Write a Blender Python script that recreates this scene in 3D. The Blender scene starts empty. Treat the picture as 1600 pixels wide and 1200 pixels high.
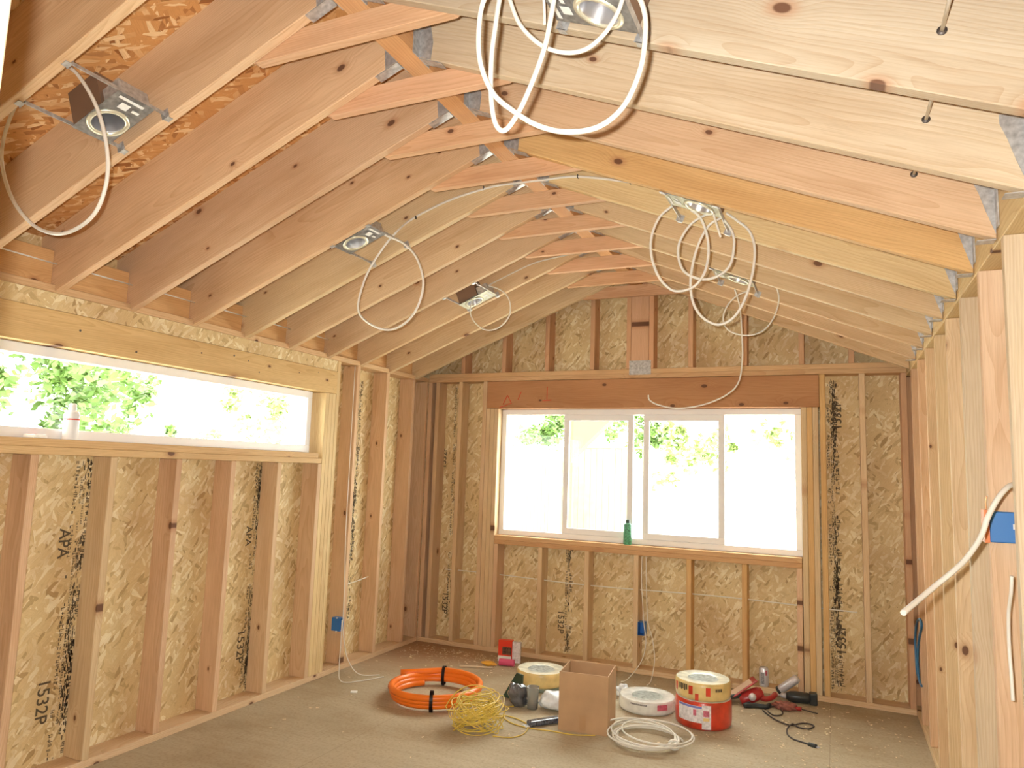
import bpy, bmesh, math, random
from mathutils import Vector, Matrix, Euler
PI = math.pi
random.seed(7)
sc = bpy.context.scene
COL = sc.collection

# ------------------------------------------------------------------ camera
F_PX = 1118.0
YAW, PITCH, ROLL = -0.4242, 0.1187, 0.0338
CAM = Vector((3.3905, 0.0, 1.5299))
fw = Vector((math.sin(YAW)*math.cos(PITCH), math.cos(YAW)*math.cos(PITCH), math.sin(PITCH)))
r0 = Vector((math.cos(YAW), -math.sin(YAW), 0)); u0 = r0.cross(fw)
RT = r0*math.cos(ROLL) + u0*math.sin(ROLL)
UP = -r0*math.sin(ROLL) + u0*math.cos(ROLL)
cd = bpy.data.cameras.new('camera'); cam = bpy.data.objects.new('camera', cd); COL.objects.link(cam)
cd.sensor_width = 36.0; cd.sensor_fit = 'HORIZONTAL'; cd.lens = F_PX/1600*36; cd.clip_start = 0.02; cd.clip_end = 300
cam.matrix_world = Matrix(((RT.x, UP.x, -fw.x, CAM.x), (RT.y, UP.y, -fw.y, CAM.y), (RT.z, UP.z, -fw.z, CAM.z), (0, 0, 0, 1)))
sc.camera = cam

# ------------------------------------------------------------------ world, sun, camera flash, exposure
sc.view_settings.view_transform = 'Standard'; sc.view_settings.look = 'None'
sc.view_settings.gamma = 1.0; sc.view_settings.use_curve_mapping = False
sc.view_settings.exposure = 0.1
w = bpy.data.worlds.new('sky'); sc.world = w; w.use_nodes = True
wn = w.node_tree.nodes; wl = w.node_tree.links; wn.clear()
wo = wn.new('ShaderNodeOutputWorld'); wb = wn.new('ShaderNodeBackground')
wb.inputs['Color'].default_value = (1.0, 0.99, 0.97, 1); wb.inputs['Strength'].default_value = 12.5
wl.new(wb.outputs[0], wo.inputs[0])
sl = bpy.data.lights.new('sun', 'SUN'); sun = bpy.data.objects.new('sun', sl); COL.objects.link(sun)
sl.energy = 10.0; sl.angle = 0.02; sl.color = (1, .98, .93)
sun.rotation_euler = Vector((-0.62, 0.30, -0.85)).to_track_quat('-Z', 'Y').to_euler()
fl = bpy.data.lights.new('camera_flash', 'AREA'); fo = bpy.data.objects.new('camera_flash', fl); COL.objects.link(fo)
fl.shape = 'RECTANGLE'; fl.size = 0.03; fl.size_y = 0.015; fl.energy = 80.0; fl.color = (1.0, .99, .94)
fo.matrix_world = Matrix(((RT.x, UP.x, -fw.x, 0), (RT.y, UP.y, -fw.y, 0), (RT.z, UP.z, -fw.z, 0), (0, 0, 0, 1)))
fo.location = CAM - RT*0.05 + UP*0.035 + fw*0.01

# ------------------------------------------------------------------ room numbers (metres)
W, D = 3.8648, 5.65
S = 0.4064
YR = 1.747        # near face of rafter 0
ZL, SL = 2.301, 0.4057
ANG = math.atan(SL)
RD = 0.34         # vertical depth of the rafters
T = 0.038
ZPL = 2.297
XRID = (1.893, 1.985)
ZCOL = 2.928

def ray(px, py): return RT*(px-800) - UP*(py-600) + fw*F_PX
def on(px, py, ax, val):
    v = ray(px, py); i = 'XYZ'.index(ax); return CAM + v*((val-CAM[i])/v[i])
def dep(px, py, d): return CAM + ray(px, py)*(d/F_PX)

# ------------------------------------------------------------------ materials
def newmat(name):
    m = bpy.data.materials.new(name); m.use_nodes = True
    nt = m.node_tree; nt.nodes.clear()
    o = nt.nodes.new('ShaderNodeOutputMaterial'); b = nt.nodes.new('ShaderNodeBsdfPrincipled')
    nt.links.new(b.outputs[0], o.inputs[0])
    return m, nt, b
def node(nt, t, **kw):
    n = nt.nodes.new(t)
    for k, v in kw.items():
        if k in n.inputs: n.inputs[k].default_value = v
        else: setattr(n, k, v)
    return n
def ramp(nt, fac, stops, interp='LINEAR'):
    n = nt.nodes.new('ShaderNodeValToRGB'); n.color_ramp.interpolation = interp
    e = n.color_ramp.elements
    while len(e) > 1: e.remove(e[-1])
    e[0].position = stops[0][0]; e[0].color = (*stops[0][1], 1)
    for p, c in stops[1:]:
        q = e.new(p); q.color = (*c, 1)
    nt.links.new(fac, n.inputs[0]); return n.outputs[0]
def mth(nt, op, a, b=None, c=None):
    n = nt.nodes.new('ShaderNodeMath'); n.operation = op
    for i, x in enumerate((a, b, c)):
        if x is None: continue
        if isinstance(x, (int, float)): n.inputs[i].default_value = x
        else: nt.links.new(x, n.inputs[i])
    return n.outputs[0]
def mixc(nt, fac, a, b, mode='MIX'):
    n = nt.nodes.new('ShaderNodeMix'); n.data_type = 'RGBA'; n.blend_type = mode
    for i, x in ((0, fac), (6, a), (7, b)):
        if isinstance(x, (int, float)): n.inputs[i].default_value = x
        elif isinstance(x, tuple): n.inputs[i].default_value = (*x, 1) if len(x) == 3 else x
        else: nt.links.new(x, n.inputs[i])
    return n.outputs[2]

def wood_material():
    m, nt, b = newmat('fir_lumber')
    tc = node(nt, 'ShaderNodeTexCoord'); oi = node(nt, 'ShaderNodeObjectInfo')
    rnd = oi.outputs['Random']
    # per-board offset
    off = node(nt, 'ShaderNodeCombineXYZ')
    nt.links.new(mth(nt, 'MULTIPLY', rnd, 37.0), off.inputs[0])
    nt.links.new(mth(nt, 'MULTIPLY', mth(nt, 'FRACT', mth(nt, 'MULTIPLY', rnd, 17.3)), 5.0), off.inputs[1])
    add = node(nt, 'ShaderNodeVectorMath', operation='ADD')
    nt.links.new(tc.outputs['Object'], add.inputs[0]); nt.links.new(off.outputs[0], add.inputs[1])
    P = add.outputs[0]
    def mp(scale):
        q = node(nt, 'ShaderNodeMapping'); q.inputs['Scale'].default_value = scale
        nt.links.new(P, q.inputs[0]); return q.outputs[0]
    # slow wander of the heart of the tree along the board
    n1 = node(nt, 'ShaderNodeTexNoise', Scale=1.0, Detail=2.0); nt.links.new(mp((1.1, 5, 5)), n1.inputs['Vector'])
    # knots
    vo = node(nt, 'ShaderNodeTexVoronoi', Scale=1.0); vo.voronoi_dimensions = '2D'; vo.inputs['Randomness'].default_value = 1.0
    ks = node(nt, 'ShaderNodeSeparateXYZ'); nt.links.new(P, ks.inputs[0])
    kc = node(nt, 'ShaderNodeCombineXYZ'); nt.links.new(mth(nt, 'MULTIPLY', ks.outputs[0], 3.6), kc.inputs[0]); nt.links.new(mth(nt, 'MULTIPLY_ADD', ks.outputs[2], 6.0, mth(nt, 'MULTIPLY', rnd, 3.0)), kc.inputs[1])
    nt.links.new(kc.outputs[0], vo.inputs['Vector'])
    cs = node(nt, 'ShaderNodeSeparateColor'); nt.links.new(vo.outputs['Color'], cs.inputs[0])
    has = mth(nt, 'GREATER_THAN', cs.outputs[0], 0.66)
    d = mth(nt, 'MULTIPLY', vo.outputs['Distance'], mth(nt, 'MULTIPLY_ADD', cs.outputs[1], 1.3, 0.8))
    near = node(nt, 'ShaderNodeMapRange'); nt.links.new(d, near.inputs[0])
    near.inputs[1].default_value = 0.0; near.inputs[2].default_value = 0.38; near.inputs[3].default_value = 1.0; near.inputs[4].default_value = 0.0
    near.interpolation_type = 'SMOOTHSTEP'
    kn = mth(nt, 'MULTIPLY', near.outputs[0], has)
    # ring distance from a pith outside the board
    sp = node(nt, 'ShaderNodeSeparateXYZ'); nt.links.new(tc.outputs['Object'], sp.inputs[0])
    r2 = mth(nt, 'FRACT', mth(nt, 'MULTIPLY', rnd, 71.7))
    yy = mth(nt, 'ADD', sp.outputs[1], mth(nt, 'MULTIPLY_ADD', r2, 0.10, 0.02))
    zz = mth(nt, 'ADD', sp.outputs[2], mth(nt, 'MULTIPLY_ADD', rnd, 0.34, -0.25))
    rr = mth(nt, 'SQRT', mth(nt, 'ADD', mth(nt, 'MULTIPLY', yy, yy), mth(nt, 'MULTIPLY', zz, zz)))
    rr = mth(nt, 'MULTIPLY_ADD', n1.outputs['Fac'], 0.09, rr)
    rr = mth(nt, 'MULTIPLY_ADD', kn, 0.022, rr)
    rings = mth(nt, 'FRACT', mth(nt, 'MULTIPLY', rr, 120.0))
    # early wood to late wood: slow rise then sharp drop
    late = mth(nt, 'POWER', rings, 2.4)
    # fibre
    n2 = node(nt, 'ShaderNodeTexNoise', Scale=1.0, Detail=3.0, Roughness=.6); nt.links.new(mp((9, 260, 260)), n2.inputs['Vector'])
    n3 = node(nt, 'ShaderNodeTexNoise', Scale=1.0, Detail=3.0); nt.links.new(mp((1.6, 9, 9)), n3.inputs['Vector'])
    # light / dark version of the board's own colour
    base = oi.outputs['Color']
    dark = mixc(nt, 1.0, base, (0.75, 0.60, 0.46), 'MULTIPLY')
    col = mixc(nt, mth(nt, 'MULTIPLY', late, 0.42), base, dark)
    blot = ramp(nt, n3.outputs['Fac'], [(0.3, (0.86, 0.80, 0.74)), (0.55, (1, 1, 1)), (0.75, (1.0, 0.99, .95))])
    col = mixc(nt, 0.9, col, blot, 'MULTIPLY')
    fib = ramp(nt, n2.outputs['Fac'], [(0.3, (0.86, 0.83, 0.80)), (0.6, (1, 1, 1))])
    col = mixc(nt, 0.8, col, fib, 'MULTIPLY')
    halo = node(nt, 'ShaderNodeMapRange'); halo.interpolation_type = 'SMOOTHSTEP'; nt.links.new(d, halo.inputs[0])
    halo.inputs[1].default_value = 0.05; halo.inputs[2].default_value = 0.20; halo.inputs[3].default_value = 0.55; halo.inputs[4].default_value = 0.0
    col = mixc(nt, mth(nt, 'MULTIPLY', halo.outputs[0], has), col, (0.42, 0.19, 0.09))
    core = node(nt, 'ShaderNodeMapRange'); core.interpolation_type = 'SMOOTHSTEP'; nt.links.new(d, core.inputs[0])
    core.inputs[1].default_value = 0.055; core.inputs[2].default_value = 0.085; core.inputs[3].default_value = 0.9; core.inputs[4].default_value = 0.0
    col = mixc(nt, mth(nt, 'MULTIPLY', core.outputs[0], has), col, (0.13, 0.055, 0.03))
    nt.links.new(col, b.inputs['Base Color'])
    b.inputs['Roughness'].default_value = 0.62; b.inputs['Specular IOR Level'].default_value = 0.25
    bp = node(nt, 'ShaderNodeBump', Strength=0.12, Distance=0.002)
    nt.links.new(n2.outputs['Fac'], bp.inputs['Height']); nt.links.new(bp.outputs[0], b.inputs['Normal'])
    return m

def osb_material(name, swap, lo, mid, hi, long=16.0, short=60.0, warm=(0.42, 0.2, 0.08), contrast=1.0):
    """flakes: three stretched, rotated cell layers; swap picks the two in-plane axes"""
    m, nt, b = newmat(name)
    tc = node(nt, 'ShaderNodeTexCoord'); sp = node(nt, 'ShaderNodeSeparateXYZ'); nt.links.new(tc.outputs['Object'], sp.inputs[0])
    cb = node(nt, 'ShaderNodeCombineXYZ')
    nt.links.new(sp.outputs[swap[0]], cb.inputs[0]); nt.links.new(sp.outputs[swap[1]], cb.inputs[1])
    nz = node(nt, 'ShaderNodeTexNoise', Scale=9.0, Detail=2.0); nt.links.new(cb.outputs[0], nz.inputs['Vector'])
    wv = node(nt, 'ShaderNodeVectorMath', operation='MULTIPLY_ADD')
    nt.links.new(nz.outputs['Color'], wv.inputs[0]); wv.inputs[1].default_value = (0.035, 0.035, 0); nt.links.new(cb.outputs[0], wv.inputs[2])
    col = None; hsum = None
    for i, (a, s1, s2) in enumerate([(0.25, long, short), (1.05, long*.8, short*.8), (-0.6, long*1.2, short*1.1), (2.45, long*1.0, short*.9)]):
        mp = node(nt, 'ShaderNodeMapping'); mp.vector_type = 'POINT'
        mp.inputs['Rotation'].default_value = (0, 0, a); mp.inputs['Location'].default_value = (3.1*i, 1.7*i, 0)
        ro = node(nt, 'ShaderNodeMapping'); ro.inputs['Scale'].default_value = (s1, s2, 1)
        nt.links.new(wv.outputs[0], mp.inputs[0]); nt.links.new(mp.outputs[0], ro.inputs[0])
        v = node(nt, 'ShaderNodeTexVoronoi', Scale=1.0); v.voronoi_dimensions = '2D'; nt.links.new(ro.outputs[0], v.inputs['Vector'])
        cs = node(nt, 'ShaderNodeSeparateColor'); nt.links.new(v.outputs['Color'], cs.inputs[0])
        c = ramp(nt, cs.outputs[0], [(0.0, lo), (0.18, mid), (0.60, mid), (0.82, tuple((x+y)/2 for x, y in zip(mid, hi))), (0.93, hi), (1.0, hi)])
        fib = node(nt, 'ShaderNodeTexNoise', Scale=1.0, Detail=2.0)
        fm = node(nt, 'ShaderNodeMapping'); fm.inputs['Scale'].default_value = (1.5, 7, 1); nt.links.new(ro.outputs[0], fm.inputs[0]); nt.links.new(fm.outputs[0], fib.inputs['Vector'])
        c = mixc(nt, 0.55, c, ramp(nt, fib.outputs['Fac'], [(0.3, (.72, .66, .6)), (.6, (1, 1, 1))]), 'MULTIPLY')
        if col is None: col = c; hsum = cs.outputs[1]
        else:
            g = mth(nt, 'GREATER_THAN', cs.outputs[2], (0, .5, .62, .70)[i])
            col = mixc(nt, g, col, c); hsum = mth(nt, 'ADD', hsum, mth(nt, 'MULTIPLY', g, cs.outputs[1]))
    n5 = node(nt, 'ShaderNodeTexNoise', Scale=2.2, Detail=3.0); nt.links.new(cb.outputs[0], n5.inputs['Vector'])
    col = mixc(nt, ramp(nt, n5.outputs['Fac'], [(0.45, (0, 0, 0)), (0.7, (.35, .35, .35))]), col, warm)
    nt.links.new(col, b.inputs['Base Color']); b.inputs['Roughness'].default_value = 0.6; b.inputs['Specular IOR Level'].default_value = 0.3
    bp = node(nt, 'ShaderNodeBump', Strength=0.35, Distance=0.003); nt.links.new(hsum, bp.inputs['Height']); nt.links.new(bp.outputs[0], b.inputs['Normal'])
    return m

def plain(name, col, rough=0.5, metal=0.0, spec=0.5, noise=0.0, nscale=30.0, bump=0.0, trans=0.0, alpha=1.0, coat=0.0):
    m, nt, b = newmat(name)
    b.inputs['Base Color'].default_value = (*col, 1); b.inputs['Roughness'].default_value = rough; b.inputs['Metallic'].default_value = metal
    b.inputs['Specular IOR Level'].default_value = spec; b.inputs['Coat Weight'].default_value = coat
    b.inputs['Transmission Weight'].default_value = trans; b.inputs['Alpha'].default_value = alpha
    if noise or bump:
        tc = node(nt, 'ShaderNodeTexCoord'); n = node(nt, 'ShaderNodeTexNoise', Scale=nscale, Detail=4.0)
        nt.links.new(tc.outputs['Object'], n.inputs['Vector'])
        if noise:
            lo = tuple(c*(1-noise) for c in col); hi = tuple(min(1, c*(1+noise*.6)) for c in col)
            nt.links.new(ramp(nt, n.outputs['Fac'], [(0.3, lo), (0.7, hi)]), b.inputs['Base Color'])
        if bump:
            bp = node(nt, 'ShaderNodeBump', Strength=bump, Distance=0.01)
            nt.links.new(n.outputs['Fac'], bp.inputs['Height']); nt.links.new(bp.outputs[0], b.inputs['Normal'])
    return m

def floor_material():
    m, nt, b = newmat('dusty_subfloor')
    tc = node(nt, 'ShaderNodeTexCoord')
    n1 = node(nt, 'ShaderNodeTexNoise', Scale=1.3, Detail=5.0); nt.links.new(tc.outputs['Object'], n1.inputs['Vector'])
    n2 = node(nt, 'ShaderNodeTexNoise', Scale=60.0, Detail=4.0); nt.links.new(tc.outputs['Object'], n2.inputs['Vector'])
    mp = node(nt, 'ShaderNodeMapping'); mp.inputs['Scale'].default_value = (3, 22, 1); mp.inputs['Rotation'].default_value = (0, 0, .12); nt.links.new(tc.outputs['Object'], mp.inputs[0])
    n3 = node(nt, 'ShaderNodeTexNoise', Scale=1.0, Detail=4.0); nt.links.new(mp.outputs[0], n3.inputs['Vector'])
    col = ramp(nt, n1.outputs['Fac'], [(0.3, (0.39, 0.30, 0.19)), (0.5, (0.49, 0.41, 0.285)), (0.7, (0.53, 0.46, 0.335))])
    col = mixc(nt, .3, col, ramp(nt, n3.outputs['Fac'], [(0.35, (.8, .74, .68)), (.6, (1, 1, 1))]), 'MULTIPLY')
    col = mixc(nt, .5, col, ramp(nt, n2.outputs['Fac'], [(0.3, (.72, .66, .6)), (.55, (1, 1, 1)), (.75, (1.0, 1.0, 1.0))]), 'MULTIPLY')
    # reddish sawdust drift towards the far left corner
    g = node(nt, 'ShaderNodeTexGradient'); g.gradient_type = 'SPHERICAL'
    mg = node(nt, 'ShaderNodeMapping'); mg.inputs['Location'].default_value = (-0.25, -5.5, 0); mg.vector_type = 'POINT'; nt.links.new(tc.outputs['Object'], mg.inputs[0])
    mg.inputs['Scale'].default_value = (1, 1, 1); nt.links.new(mg.outputs[0], g.inputs[0])
    f = mth(nt, 'MULTIPLY', mth(nt, 'MULTIPLY', g.outputs['Fac'], n2.outputs['Fac']), 1.6)
    col = mixc(nt, f, col, (0.40, 0.19, 0.10))
    # plywood sheet joints
    sp = node(nt, 'ShaderNodeSeparateXYZ'); nt.links.new(tc.outputs['Object'], sp.inputs[0])
    j = mth(nt, 'LESS_THAN', mth(nt, 'ABSOLUTE', mth(nt, 'SUBTRACT', sp.outputs[1], 4.05)), 0.003)
    j2 = mth(nt, 'LESS_THAN', mth(nt, 'ABSOLUTE', mth(nt, 'SUBTRACT', mth(nt, 'MODULO', sp.outputs[0], 2.44), 0.9)), 0.002)
    nt.links.new(mixc(nt, mth(nt, 'MULTIPLY', mth(nt, 'ADD', j, j2), 0.3), col, (0.16, 0.09, 0.05)), b.inputs['Base Color'])
    b.inputs['Roughness'].default_value = 0.8; b.inputs['Specular IOR Level'].default_value = 0.2
    bp = node(nt, 'ShaderNodeBump', Strength=0.25, Distance=0.002); nt.links.new(n2.outputs['Fac'], bp.inputs['Height']); nt.links.new(bp.outputs[0], b.inputs['Normal'])
    return m

WOOD = wood_material()
OSB_LO, OSB_MID, OSB_HI = (0.50, 0.345, 0.16), (0.77, 0.60, 0.32), (0.93, 0.82, 0.56)
OSB_X = osb_material('wall_flakeboard', (2, 1), OSB_LO, OSB_MID, OSB_HI)       # lies in YZ
OSB_Y = osb_material('end_wall_flakeboard', (2, 0), OSB_LO, OSB_MID, OSB_HI)   # lies in XZ
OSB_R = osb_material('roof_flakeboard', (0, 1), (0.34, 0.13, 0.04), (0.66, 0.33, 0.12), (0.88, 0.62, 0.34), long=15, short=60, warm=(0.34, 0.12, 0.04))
FLOOR = floor_material()
GALV = plain('galvanised_steel', (0.58, 0.58, 0.58), 0.42, 0.55, noise=0.3, nscale=60)
ZINC = plain('light_tinted_zinc', (0.80, 0.78, 0.62), 0.3, 0.5, noise=0.2, nscale=30)  # yellowish cast of light on the plates is put into this colour
ALU = plain('spun_aluminium', (0.75, 0.75, 0.78), 0.28, 0.9)
CANM = plain('lamp_housing_brown', (0.24, 0.15, 0.10), 0.5, 0.3)
NAIL = plain('nail_head', (0.12, 0.10, 0.09), 0.5, 0.6)
CABLE = plain('white_cable_jacket', (0.80, 0.76, 0.68), 0.42)
VINYL = plain('white_vinyl', (0.85, 0.85, 0.86), 0.4)
PAPERW = plain('white_label', (0.85, 0.85, 0.82), 0.6)
CARD = plain('corrugated_cardboard', (0.50, 0.315, 0.175), 0.75, noise=0.10, nscale=8, spec=.2)
CARDIN = plain('cardboard_inside', (0.42, 0.27, 0.15), 0.8, spec=.2)
TAPE = plain('brown_parcel_tape', (0.46, 0.27, 0.13), 0.35)
ORANGE = plain('orange_conduit', (0.92, 0.20, 0.012), 0.38, coat=.2)
BLACK = plain('black_tape', (0.025, 0.012, 0.012), 0.4)
BLACKP = plain('black_plastic', (0.03, 0.035, 0.035), 0.35)
CORD = plain('dark_cord', (0.06, 0.045, 0.04), 0.5)
YELW = plain('yellow_wire', (0.74, 0.54, 0.09), 0.4, coat=.2)
YLAB = plain('yellow_label', (0.78, 0.58, 0.24), 0.3, noise=.2, nscale=14, coat=.5)
RLAB = plain('red_label', (0.66, 0.05, 0.02), 0.3, noise=.35, nscale=12, coat=.5)
WRAP = plain('clear_wrapped_white_wire', (0.80, 0.80, 0.76), 0.25, noise=.15, nscale=22, bump=.3, coat=.7)
GREYW = plain('grey_wrapped_core', (0.42, 0.45, 0.42), 0.35, noise=.5, nscale=40, bump=.4)
BAGW = plain('white_plastic_bag', (0.80, 0.82, 0.84), 0.25, noise=.2, nscale=25, bump=.8)
BAGG = plain('dark_plastic_bag', (0.10, 0.10, 0.11), 0.18, noise=.4, nscale=20, bump=.9, coat=.8)
GREENC = plain('dark_green_card', (0.03, 0.07, 0.045), 0.3)
GREEN = plain('green_patterned_can', (0.10, 0.36, 0.20), 0.4, noise=.7, nscale=90)
BLUE = plain('blue_box_plastic', (0.045, 0.20, 0.55), 0.38)
BLUED = plain('blue_box_inside', (0.10, 0.20, 0.36), 0.5)
BLUET = plain('blue_tubing', (0.03, 0.15, 0.30), 0.4)
ORB = plain('orange_mud_ring', (0.75, 0.22, 0.06), 0.45)
COPPER = plain('copper_wire', (0.65, 0.30, 0.14), 0.3, 0.9)
RED = plain('red_tool_shell', (0.42, 0.03, 0.03), 0.35, coat=.3)
REDB = plain('bright_red_card', (0.80, 0.05, 0.02), 0.4)
PINK = plain('pink_plastic', (0.72, 0.10, 0.22), 0.35)
AMBER = plain('amber_plastic', (0.75, 0.38, 0.04), 0.4)
SILVER = plain('silver_can', (0.70, 0.68, 0.72), 0.3, 0.3)
INK = plain('black_mill_ink', (0.12, 0.09, 0.06), 0.7, spec=.15)
CRAYON = plain('red_marker', (0.70, 0.06, 0.03), 0.7)
CONCRETE = plain('pale_patio', (0.74, 0.72, 0.68), 0.8, noise=.1, nscale=2)
FENCE = plain('fence_cedar', (0.42, 0.34, 0.13), 0.7, noise=.15, nscale=6)
LEAFA = plain('leaf_green', (0.11, 0.20, 0.04), 0.45, noise=.4, nscale=4)
LEAFB = plain('leaf_light_green', (0.24, 0.32, 0.10), 0.45, noise=.4, nscale=4)
BARK = plain('bark', (0.30, 0.25, 0.18), 0.9)
AWN = plain('neighbour_siding', (0.16, 0.145, 0.05), 0.7)
CHIP = plain('wood_chips', (0.80, 0.66, 0.44), 0.7, noise=.3, nscale=30)
def glass_mat():
    m, nt, b = newmat('window_glass')
    nt.nodes.remove(b); o = [n for n in nt.nodes if n.type == 'OUTPUT_MATERIAL'][0]
    t = node(nt, 'ShaderNodeBsdfTransparent'); g = node(nt, 'ShaderNodeBsdfGlossy', Roughness=0.02)
    t.inputs['Color'].default_value = (0.93, 0.96, 0.93, 1)
    mx = node(nt, 'ShaderNodeMixShader'); fr = node(nt, 'ShaderNodeFresnel', IOR=1.45)
    ge = node(nt, 'ShaderNodeNewGeometry'); nt.links.new(mth(nt, 'MULTIPLY', fr.outputs[0], mth(nt, 'SUBTRACT', 1.0, ge.outputs['Backfacing'])), mx.inputs[0]); nt.links.new(t.outputs[0], mx.inputs[1]); nt.links.new(g.outputs[0], mx.inputs[2])
    nt.links.new(mx.outputs[0], o.inputs[0]); return m
GLASS = glass_mat()

# ------------------------------------------------------------------ mesh helpers
def finish(name, bm, mat, parent=None, smooth=False, color=None):
    me = bpy.data.meshes.new(name); bmesh.ops.recalc_face_normals(bm, faces=bm.faces); bm.to_mesh(me); bm.free()
    mats = mat if isinstance(mat, (list, tuple)) else [mat]
    for m in mats: me.materials.append(m)
    if smooth:
        for p in me.polygons: p.use_smooth = True
    o = bpy.data.objects.new(name, me); COL.objects.link(o)
    if parent: o.parent = parent
    if color: o.color = (*color, 1)
    return o
def tag(o, label, cat, group=None):
    o['label'] = label; o['category'] = cat
    if group: o['group'] = group
    return o
def struct(o, label=None):
    o['kind'] = 'structure'
    if label: o['label'] = label
    return o
def thing(name, label, cat, loc=(0, 0, 0), rotz=0, group=None):
    o = bpy.data.objects.new(name, None); COL.objects.link(o); o.empty_display_size = .05
    o.location = loc; o.rotation_euler = (0, 0, rotz); return tag(o, label, cat, group)
def box(bm, x0, y0, z0, x1, y1, z1, mi=0, mat=None):
    vs = [bm.verts.new((x, y, z)) for x in (x0, x1) for y in (y0, y1) for z in (z0, z1)]
    if mat:
        for v in vs: v.co = mat @ v.co
    for f in ((0, 1, 3, 2), (4, 6, 7, 5), (0, 4, 5, 1), (2, 3, 7, 6), (0, 2, 6, 4), (1, 5, 7, 3)):
        fc = bm.faces.new([vs[i] for i in f]); fc.material_index = mi
    return vs
def bevel(bm, w, seg=1):
    bmesh.ops.bevel(bm, geom=list(bm.edges), offset=w, segments=seg, affect='EDGES', profile=.5)
def prism(bm, poly, y0, y1):
    a = [bm.verts.new((x, y0, z)) for x, z in poly]; b = [bm.verts.new((x, y1, z)) for x, z in poly]
    bm.faces.new(a); bm.faces.new(b[::-1])
    n = len(poly)
    for i in range(n): bm.faces.new((a[i], b[i], b[(i+1) % n], a[(i+1) % n]))
def spline(pts, n=8, closed=False):
    P = [Vector(p) for p in pts]; out = []
    m = len(P)
    for i in range(m if closed else m-1):
        if closed: p0, p1, p2, p3 = P[(i-1) % m], P[i], P[(i+1) % m], P[(i+2) % m]
        else: p0, p1, p2, p3 = P[max(i-1, 0)], P[i], P[i+1], P[min(i+2, m-1)]
        for k in range(n):
            t = k/n
            out.append(0.5*((2*p1) + (p2-p0)*t + (2*p0-5*p1+4*p2-p3)*t*t + (3*p1-p0-3*p2+p3)*t**3))
    if not closed: out.append(P[-1])
    return out
def tube(bm, pts, r, seg=8, closed=False, flat=1.0, mi=0):
    n = len(pts); rings = []
    prev = None
    for i, p in enumerate(pts):
        a = pts[i-1] if (i > 0 or closed) else pts[i]; b = pts[(i+1) % n] if (i < n-1 or closed) else pts[i]
        t = (b-a); t = t.normalized() if t.length > 1e-9 else Vector((0, 0, 1))
        if prev is None:
            nx = t.orthogonal().normalized()
        else:
            nx = prev - t*prev.dot(t); nx = nx.normalized() if nx.length > 1e-6 else t.orthogonal().normalized()
        prev = nx; ny = t.cross(nx)
        rr = r(i/(n-1)) if callable(r) else r
        rings.append([bm.verts.new(p + (nx*math.cos(2*PI*k/seg)*flat + ny*math.sin(2*PI*k/seg))*rr) for k in range(seg)])
    for i in range(n if closed else n-1):
        A, B = rings[i], rings[(i+1) % n]
        for k in range(seg):
            f = bm.faces.new((A[k], A[(k+1) % seg], B[(k+1) % seg], B[k])); f.smooth = True; f.material_index = mi
    if not closed:
        bm.faces.new(rings[0][::-1]).material_index = mi; bm.faces.new(rings[-1]).material_index = mi
def lathe(bm, prof, seg=32, M=Matrix(), mi=0):
    rings = []
    for r, z in prof:
        if r < 1e-6: rings.append([bm.verts.new(M @ Vector((0, 0, z)))])
        else: rings.append([bm.verts.new(M @ Vector((r*math.cos(2*PI*k/seg), r*math.sin(2*PI*k/seg), z))) for k in range(seg)])
    for A, B in zip(rings, rings[1:]):
        for k in range(seg):
            a0, a1 = A[k % len(A)], A[(k+1) % len(A)]; b0, b1 = B[k % len(B)], B[(k+1) % len(B)]
            vs = []
            for v in (a0, a1, b1, b0):
                if v not in vs: vs.append(v)
            if len(vs) > 2:
                f = bm.faces.new(vs); f.smooth = True; f.material_index = mi
def cable(name, pts, label, cat='cable', r=0.006, mat=CABLE, group=None, n=8, closed=False):
    bm = bmesh.new(); tube(bm, spline(pts, n, closed), r, 8, closed)
    return tag(finish(name, bm, mat), label, cat, group)

# board tints
PINKW = (0.75, 0.52, 0.33); TANW = (0.75, 0.565, 0.35); YELLOWW = (0.78, 0.60, 0.33); PALEW = (0.72, 0.59, 0.42)
REDW = (0.72, 0.44, 0.26); ORW = (0.76, 0.49, 0.22); BROWNW = (0.52, 0.27, 0.13)
def jit(c, a=0.05):
    k = 1 + random.uniform(-a, a); return tuple(min(1, x*k*(1+random.uniform(-a*.35, a*.35))) for x in c)

def board(name, p0, axis, L, t, d, color, label, cat, group=None, parent=None, bev=0.0025):
    """sawn board: length L along axis from corner p0; t and d are its two other sizes (world order)"""
    bm = bmesh.new()
    # local X = length, local Y = thickness t, local Z = depth d
    box(bm, 0, 0, 0, L, t, d); bevel(bm, bev)
    o = finish(name, bm, WOOD, parent, color=color)
    o.location = p0
    if axis == 'X': R = Matrix.Identity(3)                                   # t along Y, d along Z
    elif axis == 'Y': R = Matrix(((0, -1, 0), (1, 0, 0), (0, 0, 1)))         # length +Y, t toward -X, d +Z
    if axis == 'Zx':   # length +Z, thickness along Y, depth toward -X
        R = Matrix(((0, 0, -1), (0, 1, 0), (1, 0, 0)))
    if axis == 'Zy':   # length +Z, thickness along X, depth toward +Y
        R = Matrix(((0, 1, 0), (0, 0, 1), (1, 0, 0)))
    if axis == 'Yf':   # length +Y, thickness (height) +Z, depth toward +X
        R = Matrix(((0, 0, 1), (1, 0, 0), (0, 1, 0)))
    if axis == 'Xf':   # length +X, thickness (height) +Z, depth toward -Y
        R = Matrix(((1, 0, 0), (0, 0, -1), (0, 1, 0)))
    o.rotation_euler = R.to_euler()
    if label: tag(o, label, cat, group)
    return o
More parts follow.
